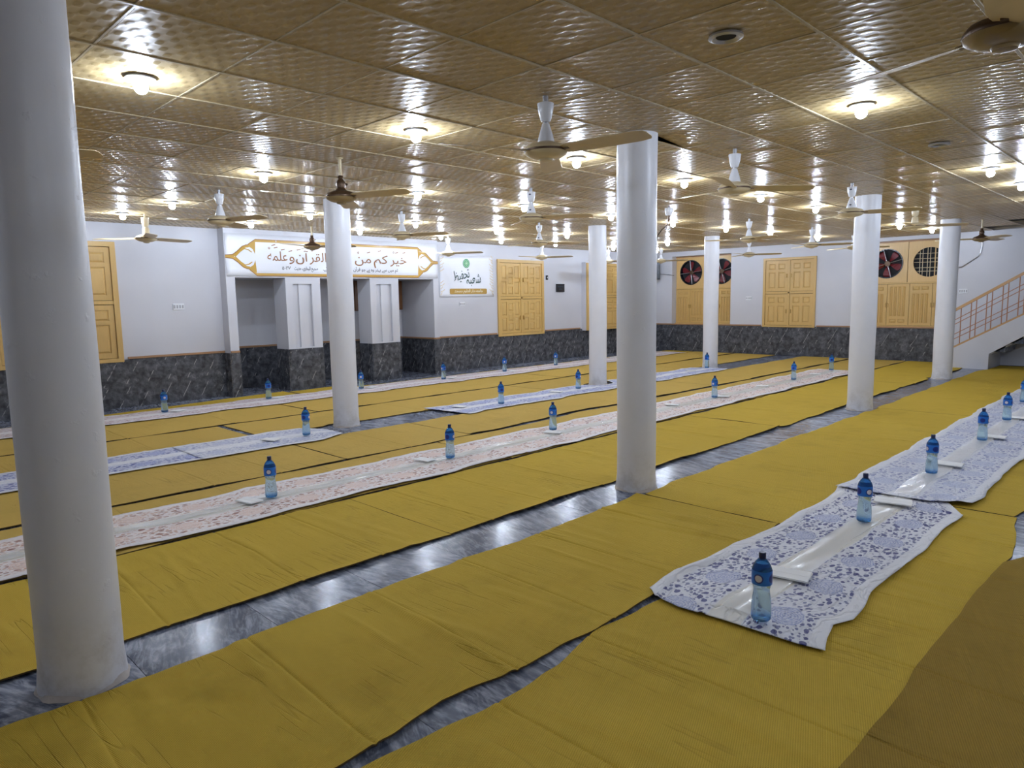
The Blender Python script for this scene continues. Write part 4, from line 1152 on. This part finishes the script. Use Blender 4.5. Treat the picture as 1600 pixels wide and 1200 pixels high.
cloth(-1.6, 1.0, 3.13, 3.97, CLB3, 'strong blue flowered cloth behind the closest column', 34, .03, amp=.012)
cloth(.92, 2.58, 3.10, 3.95, CLB2, 'pale blue flowered cloth ending before the banner-side column', 35, .025, z=.027, lift=.003, hi=[(.9, 0), (2.0, 0), (2.4, -.02), (2.58, -.35)], lo=[(.9, 0), (2.2, -.03), (2.58, .12)])
cloth(4.36, 11.75, 3.13, 3.90, CLB3, 'pale blue cloth around the column hidden by the middle one', 36, .04, amp=.03, nend=[(0, .1), (1, 0)], hi=[(4.3, .02), (7.7, .0), (7.95, -.32), (8.35, -.32), (8.6, 0), (11.5, -.0), (11.75, -.35)])
cloth(-1.6, 15.0, 6.12, 6.92, CLP, 'long pinkish white cloth in front of the alcoves and left wall', 37, .05, amp=.03)
# clear plastic strips laid along two of the cloths
PLS = NT('thin plastic strip'); PLS = PLS.set((.86, .84, .80), .16, Alpha=.38)
for x0, x1, y, lb, sd in ((1.33, 3.9, -2.335, 'clear plastic strip lying along the near end of the front blue cloth', 41), (3.95, 12.0, -2.33, 'clear plastic strip along the further front blue cloth', 42), (-1.2, 12.3, 1.285, 'whitish plastic strip along the orange flowered cloth', 43)):
    nx = int((x1 - x0) / .04); s = np.linspace(x0, x1, nx); t = np.linspace(-.075, .075, 7)
    X = np.repeat(s[:, None], 7, 1); Y = y + t[None] + wob(s, sd, .008)[:, None]
    Z = (.046 if sd == 42 else .038) + .002 * np.sin(X * 5 + Y * 40) + .0015 * np.sin(X * 13)
    o = grid_obj('plastic_strip', X, Y, Z, PLS, None, (0, 0)); tag(o, lb, 'strip', 'plastic strips')

# ------------------------------------------------------------------ napkins
def napkin(x, y, a, label, L=.20, W_=.115, z=.041):
    if y < -2 and x > 3: z = .051
    e = tag(empty('napkin', (x, y, z), a), label, 'napkin', 'folded napkins')
    mb = MB(); v = []; f = []
    for k, (zz, sh) in enumerate(((0, 0), (.004, 0), (.0042, .004), (.008, .004))):
        v += [(-L / 2 + sh, -W_ / 2 + sh, zz), (L / 2, -W_ / 2 + sh * .5, zz), (L / 2 - sh, W_ / 2, zz), (-L / 2, W_ / 2 - sh, zz)]
    for k in range(3):
        for q in range(4): f.append((k * 4 + q, k * 4 + (q + 1) % 4, k * 4 + 4 + (q + 1) % 4, k * 4 + 4 + q))
    f += [(3, 2, 1, 0), (12, 13, 14, 15)]
    mb.add(v, f).build('paper', NAP, e)
    MB().box(-L / 2 + .006, L / 2 - .006, -.006, W_ / 2 - .004, .0075, .0088, .0005).build('top_fold', NAP, e)
NP = [('nearest blue cloth', -PI / 2 + .1, [(1.905, -2.335), (3.68, -2.345), (5.19, -2.335), (6.79, -2.37), (8.25, -2.33)], .24, .15),
      ('orange flowered cloth', -PI / 2 + .3, [(.56, 1.28), (2.31, 1.345), (4.12, 1.31), (6.7, 1.36), (7.86, 1.21), (9.36, 1.30), (11.6, 1.31)], .19, .115),
      ('middle blue cloths', -PI / 2 + .4, [(1.80, 3.45), (4.72, 3.62), (6.75, 3.56), (10.85, 3.5)], .20, .12),
      ('pink cloth', .5, [(1.93, 6.54), (3.52, 6.66), (5.22, 6.55), (7.06, 6.52), (8.66, 6.45), (12.55, 6.7)], .2, .12)]
for nm, a, L, l_, w_ in NP:
    for i, (x, y) in enumerate(L):
        napkin(x, y, a + rnd.uniform(-.12, .12), 'folded white napkin on the %s, %s from near end' % (nm, ORD[i]), l_, w_)

# ------------------------------------------------------------------ bottles
def bottle_proto():
    e = empty('water_bottle')
    pr = [(.030, .004), (.040, .0), (.0445, .006), (.046, .020), (.0455, .05), (.0445, .075), (.041, .105), (.0375, .130), (.0365, .142), (.0385, .155), (.043, .168), (.0455, .180),
          (.0455, .235), (.044, .246), (.039, .260), (.030, .276), (.020, .288), (.0145, .294), (.0135, .300)]
    MB().lathe(pr, 24).build('body', BOT, e, True)
    MB().lathe([(.0462, .174), (.0465, .176), (.0465, .238), (.0462, .240)], 24, close=False).build('label', LAB, e, True)
    MB().lathe([(.0165, .289), (.0175, .291), (.0175, .294), (.0155, .295)], 20).build('neck_ring', CAP, e, True)
    MB().lathe([(.0158, .297), (.0162, .299), (.0162, .318), (.0150, .322)], 20).build('cap', CAP, e, True)
    return e
BP = [('front blue cloths', [(1.31, -2.47), (3.12, -2.33), (4.76, -2.32), (6.53, -2.335), (8.01, -2.29), (9.72, -2.19)]),
      ('orange flowered cloth', [(.73, 1.255), (2.54, 1.23), (4.24, 1.41), (7.70, 1.26), (10.51, 1.26), (12.45, 1.33)]),
      ('middle line of blue cloths', [(2.21, 3.39), (5.28, 3.33), (7.27, 3.52), (11.48, 3.50)]),
      ('pink cloth by the wall', [(1.75, 6.56), (3.35, 6.65), (5.00, 6.54), (6.81, 6.48), (8.50, 6.52), (10.15, 6.54)])]
bp = None
for nm, L in BP:
    for i, (x, y) in enumerate(L):
        if bp is None: bp = e = bottle_proto()
        else: e = copy_tree(bp)
        e.location = (x, y, .0225 if 'strip' else .03); e.rotation_euler[2] = rnd.uniform(0, 6)
        z = .046 if nm.startswith('front') and x > 3.9 else .037
        e.location.z = z + .006
        tag(e, 'blue water bottle on the %s, %s from near end' % (nm, ORD[i]), 'bottle', 'water bottles')
